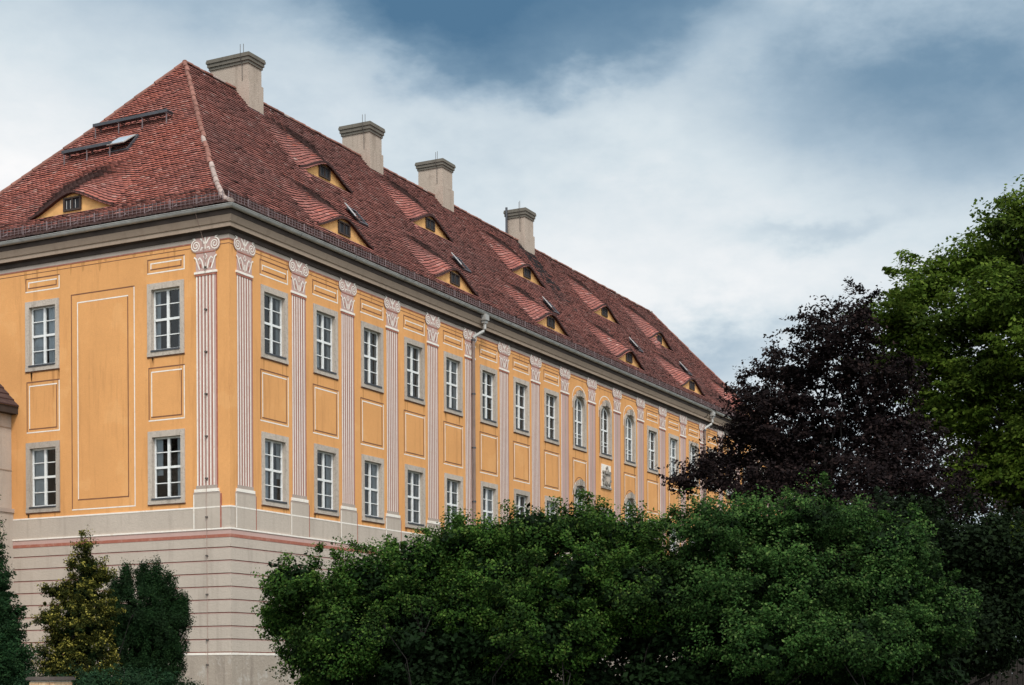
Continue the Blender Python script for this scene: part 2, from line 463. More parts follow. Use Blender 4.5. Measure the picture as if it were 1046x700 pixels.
# rain runs below the sills and soiling under the cornice, each with its own ragged shape
rs = random.Random(21)
for F, ws in ((FR, winsR), (FL, winsL)):
    for x, a, b, k in ws:
        for q in (-1, 1):
            for _ in range(rs.randint(1, 3)):
                c = x + q * (HWI + rs.uniform(-.12, .13)); wd = rs.uniform(.02, .06); ln_ = rs.uniform(.2, .95); z0 = a - .166
                wall.poly([F(c - wd, .002, z0), F(c - wd * .5, .002, z0 - ln_ * .55), F(c + rs.uniform(-.01, .01), .002, z0 - ln_), F(c + wd * .6, .002, z0 - ln_ * .5), F(c + wd, .002, z0)], 'rain_stain')
for F, x0, x1 in ((FR, .1, L), (FL, -W, -.1)):
    x = x0
    while x < x1 - .4:
        wd = rs.uniform(.04, .16); ln_ = rs.uniform(.08, .42)
        if rs.random() < .5: wall.poly([F(x, .002, 13.93), F(x + wd * .3, .002, 13.93 - ln_ * .8), F(x + wd * .5, .002, 13.93 - ln_), F(x + wd * .8, .002, 13.93 - ln_ * .6), F(x + wd, .002, 13.93)], 'rain_stain')
        x += wd + rs.uniform(.05, .5)
wall.build('wall', house)

# cornice, gutter
cn = MB()
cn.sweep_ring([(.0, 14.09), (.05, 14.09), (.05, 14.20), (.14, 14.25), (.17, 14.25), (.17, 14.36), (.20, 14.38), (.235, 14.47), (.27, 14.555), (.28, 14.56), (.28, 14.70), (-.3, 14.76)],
              ['dark_timber_and_shade', 'dark_timber_and_shade', 'dark_timber_and_shade', 'cornice_stone', 'cornice_stone', 'cornice_stone', 'cornice_stone', 'cornice_stone', 'dark_timber_and_shade', 'dark_timber_and_shade', 'dark_timber_and_shade'], L, W)  # upper dark faces: the gutter's shadow painted on in brown
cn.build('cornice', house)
gt = MB()
pr = [(.335 + .085 * math.cos(a), 14.79 + .095 * math.sin(a)) for a in [math.pi + math.pi * k / 8 for k in range(9)]]
pr += [(.435, 14.79), (.435, 14.805), (.41, 14.805)]
gt.sweep_ring(pr, ['zinc'] * len(pr), L, W)
for x in np.arange(1.0, L, .9):
    gt.box(x, x + .03, -.43, -.24, 14.802, 14.812, 'dark_zinc')
for y in np.arange(1.0, W, .9):
    gt.box(-.43, -.24, y, y + .03, 14.802, 14.812, 'dark_zinc')
for x in np.arange(3.0, L, 3.0):      # soldered seams
    gt.tube([(x, -.335 + .088 * math.cos(a), 14.79 + .099 * math.sin(a)) for a in [math.pi + math.pi * k / 8 for k in range(9)]], .008, 'dark_zinc', 4)
gt.build('gutter', house)

# ---- pilasters
def spiral(mb, cx, cz, r0, turns, sgn, w, d, m, start=math.pi / 2):
    n = 26; P = []
    for k in range(n + 1):
        t = k / n; r = r0 * (1 - .86 * t)
        a = start + sgn * turns * 2 * math.pi * t
        P.append((cx + r * math.cos(a), cz + r * math.sin(a), r))
    ribbon(mb, [(p[0], p[1]) for p in P], w, d, m)
def ribbon(mb, P, w, d, m):
    P = [Vector(p) for p in P]; E = []
    for j in range(len(P)):
        t = (P[min(j + 1, len(P) - 1)] - P[max(j - 1, 0)]).normalized(); nrm = Vector((-t.y, t.x)) * w / 2
        E.append((P[j] + nrm, P[j] - nrm))
    for a, b in zip(E, E[1:]):
        mb.poly([(q.x, -d, q.y) for q in (a[0], a[1], b[1], b[0])], m)
def pil_shaft(faded=False):
    mb = MB()
    mb.box(-.345, .345, -.012, 0, 6.93, 13.08, 'pilaster_pink')
    s = lambda a, b, m, d=.016: mb.poly([(a, -d, 6.98), (b, -d, 6.98), (b, -d, 13.03), (a, -d, 13.03)], m)
    s(-.345, -.30, WL)
    if not faded:
        for k in range(5):
            x = -.235 + k * .118
            s(x, x + .042, WL); s(x - .04, x - .006, 'red_paint_line')
    else:
        s(.02, .10, 'frieze_stone')
    mb.box(.345, .39, -.008, 0, 6.8, 13.1, 'red_paint_line')
    return mb.mesh('pilaster')
def pil_cap():
    mb = MB(); d = .03
    mb.box(-.345, .345, -.022, 0, 13.08, 13.72, 'pilaster_pink')
    mb.box(-.40, .40, -.04, 0, 13.06, 13.125, WL)          # necking band
    mb.box(-.37, .37, -.03, 0, 13.0, 13.06, 'red_paint_line')
    mb.box(-.36, .36, -.026, 0, 13.70, 14.12, 'pilaster_pink')
    mb.box(-.44, .44, -.032, 0, 14.10, 14.17, 'pilaster_pink')
    for sg in (-1, 1):
        cx, cz, r = sg * .33, 13.87, .19
        n = 18
        mb.poly([(cx + r * math.cos(2 * math.pi * k / n), -.028, cz + r * math.sin(2 * math.pi * k / n)) for k in range(n)], 'pilaster_pink')
        spiral(mb, cx, cz, .175, 2.1, -sg, .036, .036, WL)
        spiral(mb, cx, cz, .150, 1.9, -sg, .018, .033, 'red_paint_line')
        ribbon(mb, [(sg * .36, 14.06), (sg * .44, 14.10), (sg * .5, 14.17), (sg * .47, 14.19)], .05, .036, WL)
        # leaves in the neck
        ribbon(mb, [(sg * .06, 13.2), (sg * .12, 13.42), (sg * .20, 13.52), (sg * .26, 13.46)], .045, .032, WL)
        ribbon(mb, [(sg * .20, 13.18), (sg * .28, 13.36), (sg * .33, 13.50), (sg * .40, 13.55)], .045, .032, WL)
        ribbon(mb, [(sg * .16, 13.22), (sg * .19, 13.34)], .05, .032, 'red_paint_line')
        ribbon(mb, [(sg * .03, 13.90), (sg * .10, 14.0), (sg * .17, 14.06)], .05, .034, WL)
        ribbon(mb, [(sg * .05, 13.78), (sg * .13, 13.80), (sg * .16, 13.72)], .04, .034, WL)
    ribbon(mb, [(0, 13.16), (0, 13.36)], .05, .032, WL); ribbon(mb, [(0, 13.45), (.06, 13.53), (0, 13.62), (-.06, 13.53), (0, 13.45)], .03, .032, WL)
    ribbon(mb, [(0, 13.75), (0, 14.1)], .04, .034, WL)
    ribbon(mb, [(-.34, 13.66), (.34, 13.66)], .03, .031, 'red_paint_line')
    return mb.mesh('capital')
def pil_ped():
    mb = MB()
    mb.box(-.37, .37, -.03, 0, 6.93, 7.03, 'frieze_stone')
    mb.box(-.43, .43, -.045, 0, 6.84, 6.93, 'white_paint_line')
    mb.box(-.46, .46, -.035, 0, 6.78, 6.84, 'frieze_stone')
    mb.box(-.47, .47, -.034, 0, 5.81, 6.78, 'grey_plaster')
    s = lambda a, b, z0, z1, m: mb.poly([(a, -.038, z0), (b, -.038, z0), (b, -.038, z1), (a, -.038, z1)], m)
    s(-.47, -.43, 5.81, 6.78, WL); s(-.43, .47, 6.38, 6.42, WL)
    mb.box(.47, .515, -.03, 0, 5.81, 6.78, 'red_paint_line')
    return mb.mesh('pedestal')
ms, msf, mc, mp = pil_shaft(), pil_shaft(True), pil_cap(), pil_ped()
def pilaster(loc, rz, me):
    o = link('pilaster', me, house, loc, rz)
    link('capital', mc, o); link('pedestal', mp, o)
for i in range(NB + 1): pilaster((P0 + BAY * i, 0, 0), 0, msf if i >= 8 else ms)
pilaster((0, .81, 0), -math.pi / 2, ms)

# ---- windows
def arch_pts(z0, z1, hw, n=14):
    """outline of an arched opening, counter-clockwise from lower left"""
    rise = min(.38, hw); zs = z1 - rise
    P = [(-hw, z0), (hw, z0)]
    P += [(hw * math.cos(math.pi * k / n), zs + rise * math.sin(math.pi * k / n)) for k in range(n + 1)]
    return P
def win_meshes(h, kind):
    """local origin: middle of the sill, wall plane; x right, -y outward"""
    sur, fr, gl, cu = MB(), MB(), MB(), MB()
    hw = HWI; so = .135
    if kind == 'arch':
        inner = arch_pts(0, h, hw - .02); outer = arch_pts(0, h + .14, hw + .13)
        n = len(inner)
        for k in range(1, n - 1):
            a, b = inner[k], inner[k + 1]; A, B = outer[k], outer[k + 1]
            sur.poly([(a[0], -.03, a[1]), (A[0], -.03, A[1]), (B[0], -.03, B[1]), (b[0], -.03, b[1])], 'window_stone')
            sur.poly([(A[0], -.03, A[1]), (A[0], 0, A[1]), (B[0], 0, B[1]), (B[0], -.03, B[1])], 'window_stone')
            sur.poly([(a[0], -.03, a[1]), (a[0], .16, a[1]), (b[0], .16, b[1]), (b[0], -.03, b[1])], 'window_stone')
        a, b, A, B = inner[-1], inner[0], outer[-1], outer[0]
        sur.poly([(a[0], -.03, a[1]), (A[0], -.03, A[1]), (B[0], -.03, 0), (b[0], -.03, 0)], 'window_stone')
        sur.poly([(a[0], -.03, a[1]), (a[0], .16, a[1]), (b[0], .16, 0), (b[0], -.03, 0)], 'window_stone')
        # spandrels closing the square hole, behind the moulding
        for sg in (-1, 1):
            arc = [p for p in inner[2:] if p[0] * sg >= -1e-6]
            arc = sorted(arc, key=lambda p: p[0] * sg)
            sur.poly([(p[0], .01, p[1]) for p in arc] + [(sg * (hw + .01), .01, arc[-1][1]), (sg * (hw + .01), .01, h + .02), (0, .01, h + .02)], 'window_stone')
        # carved crest over the arch
        for k in range(-4, 5):
            x = k * .085; zt = h + .15 + .12 * (1 - abs(k) / 5)
            sur.box(x - .04, x + .04, -.085 - .02 * (k % 2), -.028, h + .03 - .05 * abs(k) / 4, zt + (.03 if k % 2 else 0), 'carved_stone' if abs(k) == 1 else 'window_stone')
        top = h - .03
    else:
        sur.box(-hw - so, hw + so, -.03, .0, h - .012, h + .165, 'window_stone')
        sur.box(-hw - so, -hw + .012, -.03, 0, -.0, h - .012, 'window_stone'); sur.box(hw - .012, hw + so, -.03, 0, 0, h - .012, 'window_stone')
        sur.box(-hw - .002, -hw + .011, 0, .17, 0, h, 'window_stone'); sur.box(hw - .011, hw + .002, 0, .17, 0, h, 'window_stone')
        sur.box(-hw, hw, 0, .17, h - .011, h + .002, 'window_stone')
        top = h - .012
    sur.box(-hw - so, hw + so, -.045, 0, -.13, -.004, 'window_stone')
    sur.box(-hw - so - .012, hw + so + .012, -.02, 0, -.165, -.13, 'brown_paint_line')
    sill = MB(); sill.box(-hw + .012, hw - .012, -.065, .165, -.004, .045, 'dark_zinc')
    # sash: outer frame, mullion, transom, glazing bars
    x0, x1, z0, z1 = -hw + .012, hw - .012, .045, top
    y0, y1 = .10, .155; fw_ = .048
    if kind == 'arch':
        ip = arch_pts(z0, h - .01, hw - .02); ii = arch_pts(z0 + fw_, h - .08, hw - .09)
        for k in range(len(ip)):
            k2 = (k + 1) % len(ip)
            fr.poly([(*(ip[k][0], y0), ip[k][1]), (ii[k][0], y0, ii[k][1]), (ii[k2][0], y0, ii[k2][1]), (ip[k2][0], y0, ip[k2][1])], 'white_sash')
            fr.poly([(ii[k][0], y0, ii[k][1]), (ii[k][0], y1, ii[k][1]), (ii[k2][0], y1, ii[k2][1]), (ii[k2][0], y0, ii[k2][1])], 'white_sash')
        zt = top - .03
    else:
        fr.box(x0, x0 + fw_, y0, y1, z0, z1, 'white_sash'); fr.box(x1 - fw_, x1, y0, y1, z0, z1, 'white_sash')
        fr.box(x0 + fw_, x1 - fw_, y0, y1, z0, z0 + fw_, 'white_sash'); fr.box(x0 + fw_, x1 - fw_, y0, y1, z1 - fw_, z1, 'white_sash')
        zt = z1 - fw_
    zm = z0 + (zt - z0) * .52
    fr.box(-.04, .04, y0 - .012, y1, z0 + fw_, zt, 'white_sash')
    for sg in (-1, 1):
        a, b = sorted((sg * .04, sg * (hw - .06)))
        fr.box(a, b, y0 - .008, y1, zm - .034, zm + .034, 'white_sash')
        for zz in ((z0 + fw_ + zm - .055) / 2, (zm + .055 + zt) / 2):
            fr.box(a, b, y0 + .01, y1 - .005, zz - .013, zz + .013, 'white_sash')
        if kind == 'arch':
            for zz in (z0 + fw_ + (zm - z0) * .3,): fr.box(a, b, y0 + .01, y1 - .005, zz - .012, zz + .012, 'white_sash')
    if kind == 'arch': ga = arch_pts(z0 + .01, h - .02, hw - .03); gl.poly([(p[0], .135, p[1]) for p in ga], 'glass')
    else: gl.poly([(x0 + .01, .135, z0 + .01), (x1 - .01, .135, z0 + .01), (x1 - .01, .135, z1 - .01), (x0 + .01, .135, z1 - .01)], 'glass')
    return sur.mesh('window'), sill.mesh('sill'), fr.mesh('frame'), gl.mesh('pane')
def curtain_mesh(rng, h):
    """two pleated net curtains and the dark room behind the panes"""
    hw = HWI; out_ = []
    for sg in (-1, 1):
        cu = MB()
        wd = rng.choice([.10, .2, .26, .34, .42]); n = 14
        off = .05 if rng.random() < .6 else .2
        xs = [sg * (hw - .01) - sg * wd * k / n for k in range(n + 1)]
        zb = 0 if rng.random() < .8 else h * .4
        for k in range(n):
            ya, yb = .185 + .018 * math.sin(k * 2.1), .185 + .018 * math.sin((k + 1) * 2.1)
            cu.poly([(xs[k], ya, zb), (xs[k + 1], yb, zb), (xs[k + 1], yb, h), (xs[k], ya, h)], 'curtain')
        out_.append(cu.mesh('curtain'))
    return out_
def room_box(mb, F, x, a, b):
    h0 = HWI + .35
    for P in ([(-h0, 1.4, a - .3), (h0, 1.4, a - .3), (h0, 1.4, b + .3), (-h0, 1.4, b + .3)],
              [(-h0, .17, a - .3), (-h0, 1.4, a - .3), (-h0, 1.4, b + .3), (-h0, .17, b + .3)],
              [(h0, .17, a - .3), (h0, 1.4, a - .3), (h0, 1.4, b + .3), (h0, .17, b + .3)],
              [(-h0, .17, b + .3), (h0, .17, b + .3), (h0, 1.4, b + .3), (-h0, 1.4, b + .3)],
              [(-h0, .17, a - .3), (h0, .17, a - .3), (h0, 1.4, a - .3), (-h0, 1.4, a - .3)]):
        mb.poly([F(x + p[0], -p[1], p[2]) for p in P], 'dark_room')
rng = random.Random(5)
cache = {}; rooms = MB()
curt = {}
for F, rz, ws in ((FR, 0, winsR), (FL, -math.pi / 2, winsL)):
    for x, a, b, k in ws:
        key = (round(b - a, 3), k == 'arch')
        if key not in cache:
            cache[key] = win_meshes(b - a, 'arch' if k == 'arch' else 'r'); curt[key] = [curtain_mesh(rng, b - a) for _ in range(7)]
        me = cache[key]
        o = link('window', me[0], house, F(x, 0, a), rz)
        link('sill', me[1], o); link('frame', me[2], o); link('pane', me[3], o)
        for cm in rng.choice(curt[key]): link('curtain', cm, o)
        room_box(rooms, F, x, a, b)
rooms.build('room', house)

# ---- carved coat of arms between the storeys of the middle bay
ca = MB(); xc = WC + BAY * 9
ca.box(xc - .5, xc + .5, -.03, 0, 9.66, 10.62, 'white_paint_line')
sh = [(-.24, 10.15), (-.24, 9.86), (-.14, 9.74), (0, 9.69), (.14, 9.74), (.24, 9.86), (.24, 10.15)]
def ext(pts, d0, d1, m):
    n = len(pts)
    ca.poly([(xc + p[0], -d1, p[1]) for p in pts], m)
    for k in range(n):
        p, q = pts[k], pts[(k + 1) % n]
        ca.poly([(xc + p[0], -d0, p[1]), (xc + q[0], -d0, q[1]), (xc + q[0], -d1, q[1]), (xc + p[0], -d1, p[1])], m)
ext(sh, .03, .10, 'carved_stone')
ext([(-.16, 10.09), (-.16, 9.9), (0, 9.76), (.16, 9.9), (.16, 10.09)], .10, .13, 'window_stone')
ext([(-.22, 10.2), (.22, 10.2), (.26, 10.34), (.13, 10.30), (0, 10.45), (-.13, 10.30), (-.26, 10.34)], .03, .13, 'carved_stone')
ext([(-.05, 10.42), (.05, 10.42), (.07, 10.5), (0, 10.56), (-.07, 10.5)], .03, .10, 'carved_stone')
for sg in (-1, 1):
    for (x, z, r) in [(.32, 10.12, .09), (.37, 9.95, .08), (.31, 9.80, .08), (.36, 10.28, .07)]:
        ext([(sg * x + r * math.cos(t * .785), z + r * math.sin(t * .785)) for t in range(8)], .03, .09, 'carved_stone')
ca.box(xc - .54, xc + .54, -.06, 0, 9.58, 9.66, 'carved_stone')
ca.build('coat_of_arms', house)

# ---- down-pipes
for i in (5, 14):
    x = P0 + BAY * i + .12
    mb = MB()
    mb.box(x + .30, x + .56, -.46, -.22, 14.50, 14.71, 'zinc'); mb.box(x + .34, x + .52, -.42, -.26, 14.40, 14.50, 'zinc')
    mb.tube([(x + .43, -.34, 14.42), (x + .43, -.34, 14.18), (x + .38, -.31, 14.10), (x + .05, -.13, 13.88), (x, -.10, 13.80)], .06, 'zinc', 12)
    mb.tube([(x, -.10, 13.80), (x, -.10, .1)], .06, 'pipe_paint', 12)
    for z in np.arange(2, 13.9, 1.95): mb.tube([(x, -.10, z), (x, -.10, z + .06)], .075, 'dark_zinc', 10)
    mb.build('downpipe', house)
# lightning conductor down the corner pilaster
mb = MB()
mb.tube([(-.42, .90, 14.83), (-.25, .90, 14.5), (-.08, .88, 14.1), (-.06, .80, 13.4), (-.05, .80, 7.0), (-.07, .80, 6.6), (-.07, .78, 5.5), (-.06, .78, 0)], .007, 'cable_clay', 6)
for z in (13.2, 12.0, 10.8, 9.6, 8.4, 7.2, 6.1, 5.0, 3.9, 2.6, 1.9): mb.box(-.08, -.012, .765, .83, z, z + .045, 'cable')
mb.build('lightning_conductor', house)

# ================================================================== ROOF
RT = np.array([-.38, .25, 1.0, 1.7, 3.1, 5.35, 7.5]); RZ = np.array([14.83, 15.09, 15.55, 16.13, 17.60, 20.2, 22.80])
def prof(t): return np.interp(t, RT, RZ)
ZR = 22.80
DORM = [(9.07, 2.05, 'R'), (16.8, 2.05, 'R'), (25.35, 2.08, 'R'), (34.1, 2.1, 'R'), (42.8, 2.15, 'R'), (51.3, 2.15, 'R'),
        (12.25, 4.95, 'R'), (20.1, 5.02, 'R'), (29.0, 5.02, 'R'), (37.9, 5.03, 'R'), (45.5, 5.06, 'R')]
DORML = [(7.32, 1.72, 'L')]
HD, HWD, RUN = .63, 1.74, 1.95
def eyebrow(x):
    x = np.clip(np.abs(x), 0, 1)
    return .45 * .5 * (1 + np.cos(np.pi * x)) + .55 * (1 - np.sqrt(x * x + .012) / 1.006) * 1.12
def dh(u, t, ds, front_pad=.12):
    """how far the eyebrow dormers lift the tiling at (u, t)"""
    h = np.zeros_like(u)
    for c, y0, _ in ds:
        b = eyebrow((u - c) / HWD)
        k = np.clip(1 - np.maximum(t - y0, 0) / RUN, 0, 1); k = k * k * (3 - 2 * k) * .5 + k * .5
        h = np.maximum(h, np.where(t > y0 - front_pad, HD * b * k, 0))
    return h
def tiles(Lu, ds, swap, seed, mats):
    rg = np.random.default_rng(seed)
    tt = np.linspace(-.38, 7.5, 4000); zz = prof(tt); s = np.concatenate([[0], np.cumsum(np.hypot(np.diff(tt), np.diff(zz)))])
    rows = np.arange(0, s[-1] - .05, .130 if swap else .158)
    tw = .185
    U, S = [], []
    for r, s0 in enumerate(rows):
        us = np.arange(-.38, Lu + .38, tw) + (tw / 2 if r % 2 else 0)
        U.append(us); S.append(np.full(len(us), s0))
    U, S = np.concatenate(U), np.concatenate(S)
    S = S + .016 * np.sin(U * .9 + S * 3) + .012 * np.sin(U * 2.3 - S * 1.7) + rg.normal(0, .003, len(U))
    tc_ = np.interp(S + .08, s, tt)
    keep = (U > tc_ - .02) & (U < Lu - tc_ + .02)
    U, S, tc_ = U[keep], S[keep], tc_[keep]; N = len(U)
    hw = tw / 2 + .001 + rg.normal(0, .002, N)
    ln = .20 if swap else .225
    lift = .054 + rg.normal(0, .006, N).clip(-.015, .02)
    rot = rg.normal(0, .010, N)
    lifted = np.zeros(N, bool)
    for c, y0, _ in ds: lifted |= (tc_ > y0 - .10) & (np.abs(U - c) < HWD)
    # top outline: tail is rounded (beaver tail)
    prof_u = np.array([-1, -1, -.55, .55, 1, 1]); prof_s = np.array([ln, .04, .0, .0, .04, ln])
    def pt(uo, so, d):
        u = U + uo * hw + so * rot; ss = S + so
        t = np.interp(ss, s, tt); z = np.interp(ss, s, zz)
        t2 = np.interp(ss + .05, s, tt); z2 = np.interp(ss + .05, s, zz); nl = np.hypot(t2 - t, z2 - z) + 1e-9
        nt, nz = -(z2 - z) / nl, (t2 - t) / nl
        te = t.copy()
        for c, y0, _ in ds: te = np.where(lifted & (np.abs(U - c) < HWD) & (t < y0) & (t > y0 - .5), y0, te)
        h = np.where(lifted, dh(u, te, ds, .02), np.where(dh(u, t, ds, -.0) > 0, 0, 0))
        # not lifted in front of a dormer: stay on the main slope
        far = ~lifted
        h = np.where(far, 0, h)
        return np.stack([u, t + nt * d, z + nz * d + h], -1)
    top = np.stack([pt(a, b, lift * (1 - b / ln) + .004) for a, b in zip(prof_u, prof_s)], 1)       # N,6,3
    low = np.stack([pt(a, b, lift * (1 - b / ln) + .004 - .028) for a, b in zip(prof_u[1:5], prof_s[1:5])], 1)  # N,4,3
    V = np.concatenate([top, low], 1)
    if swap: V = V[..., [1, 0, 2]]
    nv = 10
    base = np.arange(N)[:, None] * nv
    me = bpy.data.meshes.new('roof_tiles')
    me.vertices.add(N * nv); me.vertices.foreach_set('co', V.reshape(-1).astype(np.float32))
    lt = np.array([[0, 1, 2, 3, 4, 5]]); q = np.array([[1, 6, 7, 2], [2, 7, 8, 3], [3, 8, 9, 4]])
    loops = np.concatenate([(base + lt), *[(base + q[k][None]) for k in range(3)]], 1)     # N, 6+12
    me.loops.add(N * 18); me.loops.foreach_set('vertex_index', loops.reshape(-1).astype(np.int32))
    start = (np.arange(N)[:, None] * 18 + np.array([[0, 6, 10, 14]])).reshape(-1); tot = np.tile([6, 4, 4, 4], N)
    me.polygons.add(N * 4); me.polygons.foreach_set('loop_start', start.astype(np.int32)); me.polygons.foreach_set('loop_total', tot.astype(np.int32))
    # material: soot below the fourth chimney, redder tiles painting the brighter light on dormer tops
    mi = np.zeros(N, int)
    lit_top = np.zeros(N, bool)
    for c, y0, _ in ds:
        lit_top |= (np.abs(U - c + .15) < HWD * .55 - .12 * (tc_ - y0)) & (tc_ > y0 - .1) & (tc_ < y0 + RUN * 1.05 + rg.normal(0, .15, N))
    if not swap:
        mi[lit_top & (rg.random(N) < .16)] = 1
        cx = 33.1 - (7.0 - tc_) * .28
        soot = (np.abs(U - cx) < .75 + .12 * rg.normal(size=N)) & (tc_ > 5.0 + .5 * rg.normal(size=N))
        mi[soot & (rg.random(N) < .85)] = 2
    for m in mats + ['dark_tile_lip_shade']: me.materials.append(MATS[m])      # dark lip faces: shade between the tile courses put into the colour
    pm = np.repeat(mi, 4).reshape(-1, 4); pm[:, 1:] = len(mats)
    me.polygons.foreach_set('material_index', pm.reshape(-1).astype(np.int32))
    me.update(calc_edges=True)
    return me
rb = MB()
for a, b in zip(range(len(RT) - 1), range(1, len(RT))):
    (t0, z0), (t1, z1) = (RT[a], RZ[a] - .03), (RT[b], RZ[b] - .03)
    rb.poly([(t0, t0, z0), (L - t0, t0, z0), (L - t1, t1, z1), (t1, t1, z1)], 'roof_batten')
    rb.poly([(t0, W - t0, z0), (L - t0, W - t0, z0), (L - t1, W - t1, z1), (t1, W - t1, z1)], 'roof_batten')
    rb.poly([(t0, t0, z0), (t0, W - t0, z0), (t1, W - t1, z1), (t1, t1, z1)], 'roof_batten')
    rb.poly([(L - t0, t0, z0), (L - t0, W - t0, z0), (L - t1, W - t1, z1), (L - t1, t1, z1)], 'roof_batten')
roof = rb.build('roof', house)
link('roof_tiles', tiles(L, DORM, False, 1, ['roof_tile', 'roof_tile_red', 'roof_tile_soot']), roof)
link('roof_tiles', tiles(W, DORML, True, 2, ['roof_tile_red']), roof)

# ridge and hip tiles: a chain of overlapping half-round caps
rc = MB(); rg = random.Random(3)
def caps(A, B, m_of, step=.36, r=.082):
    A, B = Vector(A), Vector(B); n = max(1, int((B - A).length / step)); d = (B - A) / n; ax = d.normalized()
    side = ax.cross(Vector((0, 0, 1))).normalized(); upn = side.cross(ax)
    for k in range(n):
        p = A + d * k; q = p + d * 1.15
        j = rg.uniform(-.02, .02); r0 = r * rg.uniform(1.0, 1.15); r1 = r0 * .82
        ring = lambda c, rr: [c + side * (rr * math.cos(t) + j) + upn * (rr * math.sin(t) - .01) for t in [math.pi * (q_ - .5) / 6 for q_ in range(0, 8)]]
        a, b = ring(p, r0), ring(q, r1); mm = m_of((k + .5) / n)
        for i in range(7): rc.poly([a[i], a[i + 1], b[i + 1], b[i]], mm)
        rc.poly(a, mm)
def hip(fn, mo):
    tt = np.linspace(-.36, 7.5, 12)
    for a, b in zip(tt, tt[1:]): caps(fn(a), fn(b), (lambda f, a=a: mo(a)))
lich = lambda t: 'ridge_lichen' if (t < 2.3 or (t < 3.6 and rg.random() < .35)) else 'ridge_clay'
hip(lambda t: (t, t, float(prof(t)) + .04), lich)
hip(lambda t: (t, W - t, float(prof(t)) + .04), lambda t: 'ridge_clay')
hip(lambda t: (L - t, t, float(prof(t)) + .04), lambda t: 'ridge_clay')
hip(lambda t: (L - t, W - t, float(prof(t)) + .04), lambda t: 'ridge_clay')
caps((L - 7.5, 7.5, ZR + .05), (7.5, 7.5, ZR + .05), lambda f: 'ridge_lichen' if rg.random() < .12 else 'ridge_clay')
rc.build('ridge_cap', roof)

# ---- eyebrow dormers
def dormer(c, t0, side):
    X = (lambda u, d, z: (u, t0 - d, z)) if side == 'R' else (lambda u, d, z: (t0 - d, u, z))
    sg = 1 if side == 'R' else -1       # viewer's right
    zb = float(prof(t0)); n = 30
    us = np.linspace(-HWD, HWD, n + 1); hb = HD * eyebrow(us / HWD)
    fr = MB(); ww, wb, wt = .36, zb + .03, zb + .46
    for k in range(n):
        a, b = us[k], us[k + 1]
        fr.poly([X(c + a, 0, zb - .15), X(c + b, 0, zb - .15), X(c + b, 0, zb + hb[k + 1]), X(c + a, 0, zb + hb[k])], 'dormer_plaster')
        # thick dark verge under the tiles
        h0, h1 = zb + hb[k] + .012, zb + hb[k + 1] + .012
        fr.poly([X(c + a, .13, h0), X(c + b, .13, h1), X(c + b, .13, h1 - .075), X(c + a, .13, h0 - .075)], 'roof_batten')
        fr.poly([X(c + a, .13, h0 - .075), X(c + b, .13, h1 - .075), X(c + b, 0, h1 - .075), X(c + a, 0, h0 - .075)], 'roof_batten')
        fr.poly([X(c + a, .13, h0), X(c + b, .13, h1), X(c + b, -.05, h1), X(c + a, -.05, h0)], 'roof_batten')
    o = fr.build('eyebrow_dormer', house)
    wn = MB()
    bx = lambda a, b, d0, d1, z0, z1, m: wn.box(a, b, d0, d1, z0, z1, m, lambda x, y, z: X(c + sg * x, y, z))
    bx(-ww, -ww + .07, .0, .05, wb, wt, 'dark_timber_and_shade'); bx(ww - .07, ww, 0, .05, wb, wt, 'dark_timber_and_shade')
    bx(-ww + .07, ww - .07, 0, .05, wb, wb + .05, 'dark_timber_and_shade'); bx(-ww + .07, ww - .07, 0, .05, wt - .05, wt, 'dark_timber_and_shade')
    bx(-.02, .02, 0.002, .045, wb + .05, wt - .05, 'dark_timber_and_shade')
    bx(-ww + .07, -.02, .004, .012, wb + .05, wt - .05, 'dark_room'); bx(.02, ww - .07, .004, .012, wb + .05, wt - .05, 'dark_room')
    for x in (-.24, -.08, .12): bx(x, x + .02, .02, .03, wb + .07, wt - .10, 'zinc' if side == 'L' else 'dark_zinc')
    wn.build('window', o)
for d in DORM + DORML: dormer(*d)

# ---- chimneys
def chimney(x0, x1, y0, y1, zs, zb, zt):
    mb = MB()
    mb.box(x0 - .03, x1 + .05, y0 - .05, y1 + .05, 21.2, zs, 'chimney_render')
    mb.box(x0, x1, y0, y1, zs, zb, 'chimney_render')
    mb.box(x0 - .06, x1 + .08, y0 - .08, y1 + .08, 21.2, 22.05, 'dark_zinc')
    o = mb.build('chimney', house)
    cp = MB(); h = zt - zb
    cp.box(x0 - .04, x1 + .04, y0 - .04, y1 + .04, zb, zb + h * .28, 'chimney_cap')
    cp.box(x0 - .08, x1 + .08, y0 - .08, y1 + .08, zb + h * .28, zb + h * .62, 'chimney_cap')
    cp.box(x0 - .115, x1 + .115, y0 - .115, y1 + .115, zb + h * .62, zt - .06, 'chimney_cap')
    cp.box(x0 - .10, x1 + .10, y0 - .10, y1 + .10, zt - .06, zt, 'chimney_cap')
    cp.build('cap', o)
    rd = MB(); xm = (x0 + x1) / 2
    rd.tube([(xm, y0 + .5, zt), (xm, y0 + .5, zt + .55)], .011, 'cable', 5)
    rd.tube([(x0 - .02, y0 + .25, zb - .7), (x0 - .03, y0 + .25, zb), (x0 - .13, y0 + .25, zb + .2), (x0 - .13, y0 + .25, zt + .3)], .011, 'cable', 5)
    rd.build('lightning_rod', o)
chimney(10.32, 11.12, 6.90, 8.60, 23.05, 23.68, 24.05)
chimney(18.78, 19.72, 7.08, 8.40, 23.10, 23.80, 24.20)
chimney(24.80, 25.72, 7.08, 8.30, 23.25, 24.06, 24.42)
chimney(32.98, 33.92, 7.08, 8.08, 23.20, 23.96, 24.38)
mb = MB(); mb.tube([(32.86, 8.02, 22.6), (32.86, 8.02, 24.5)], .06, 'dark_zinc', 8); mb.build('flue_pipe', house)

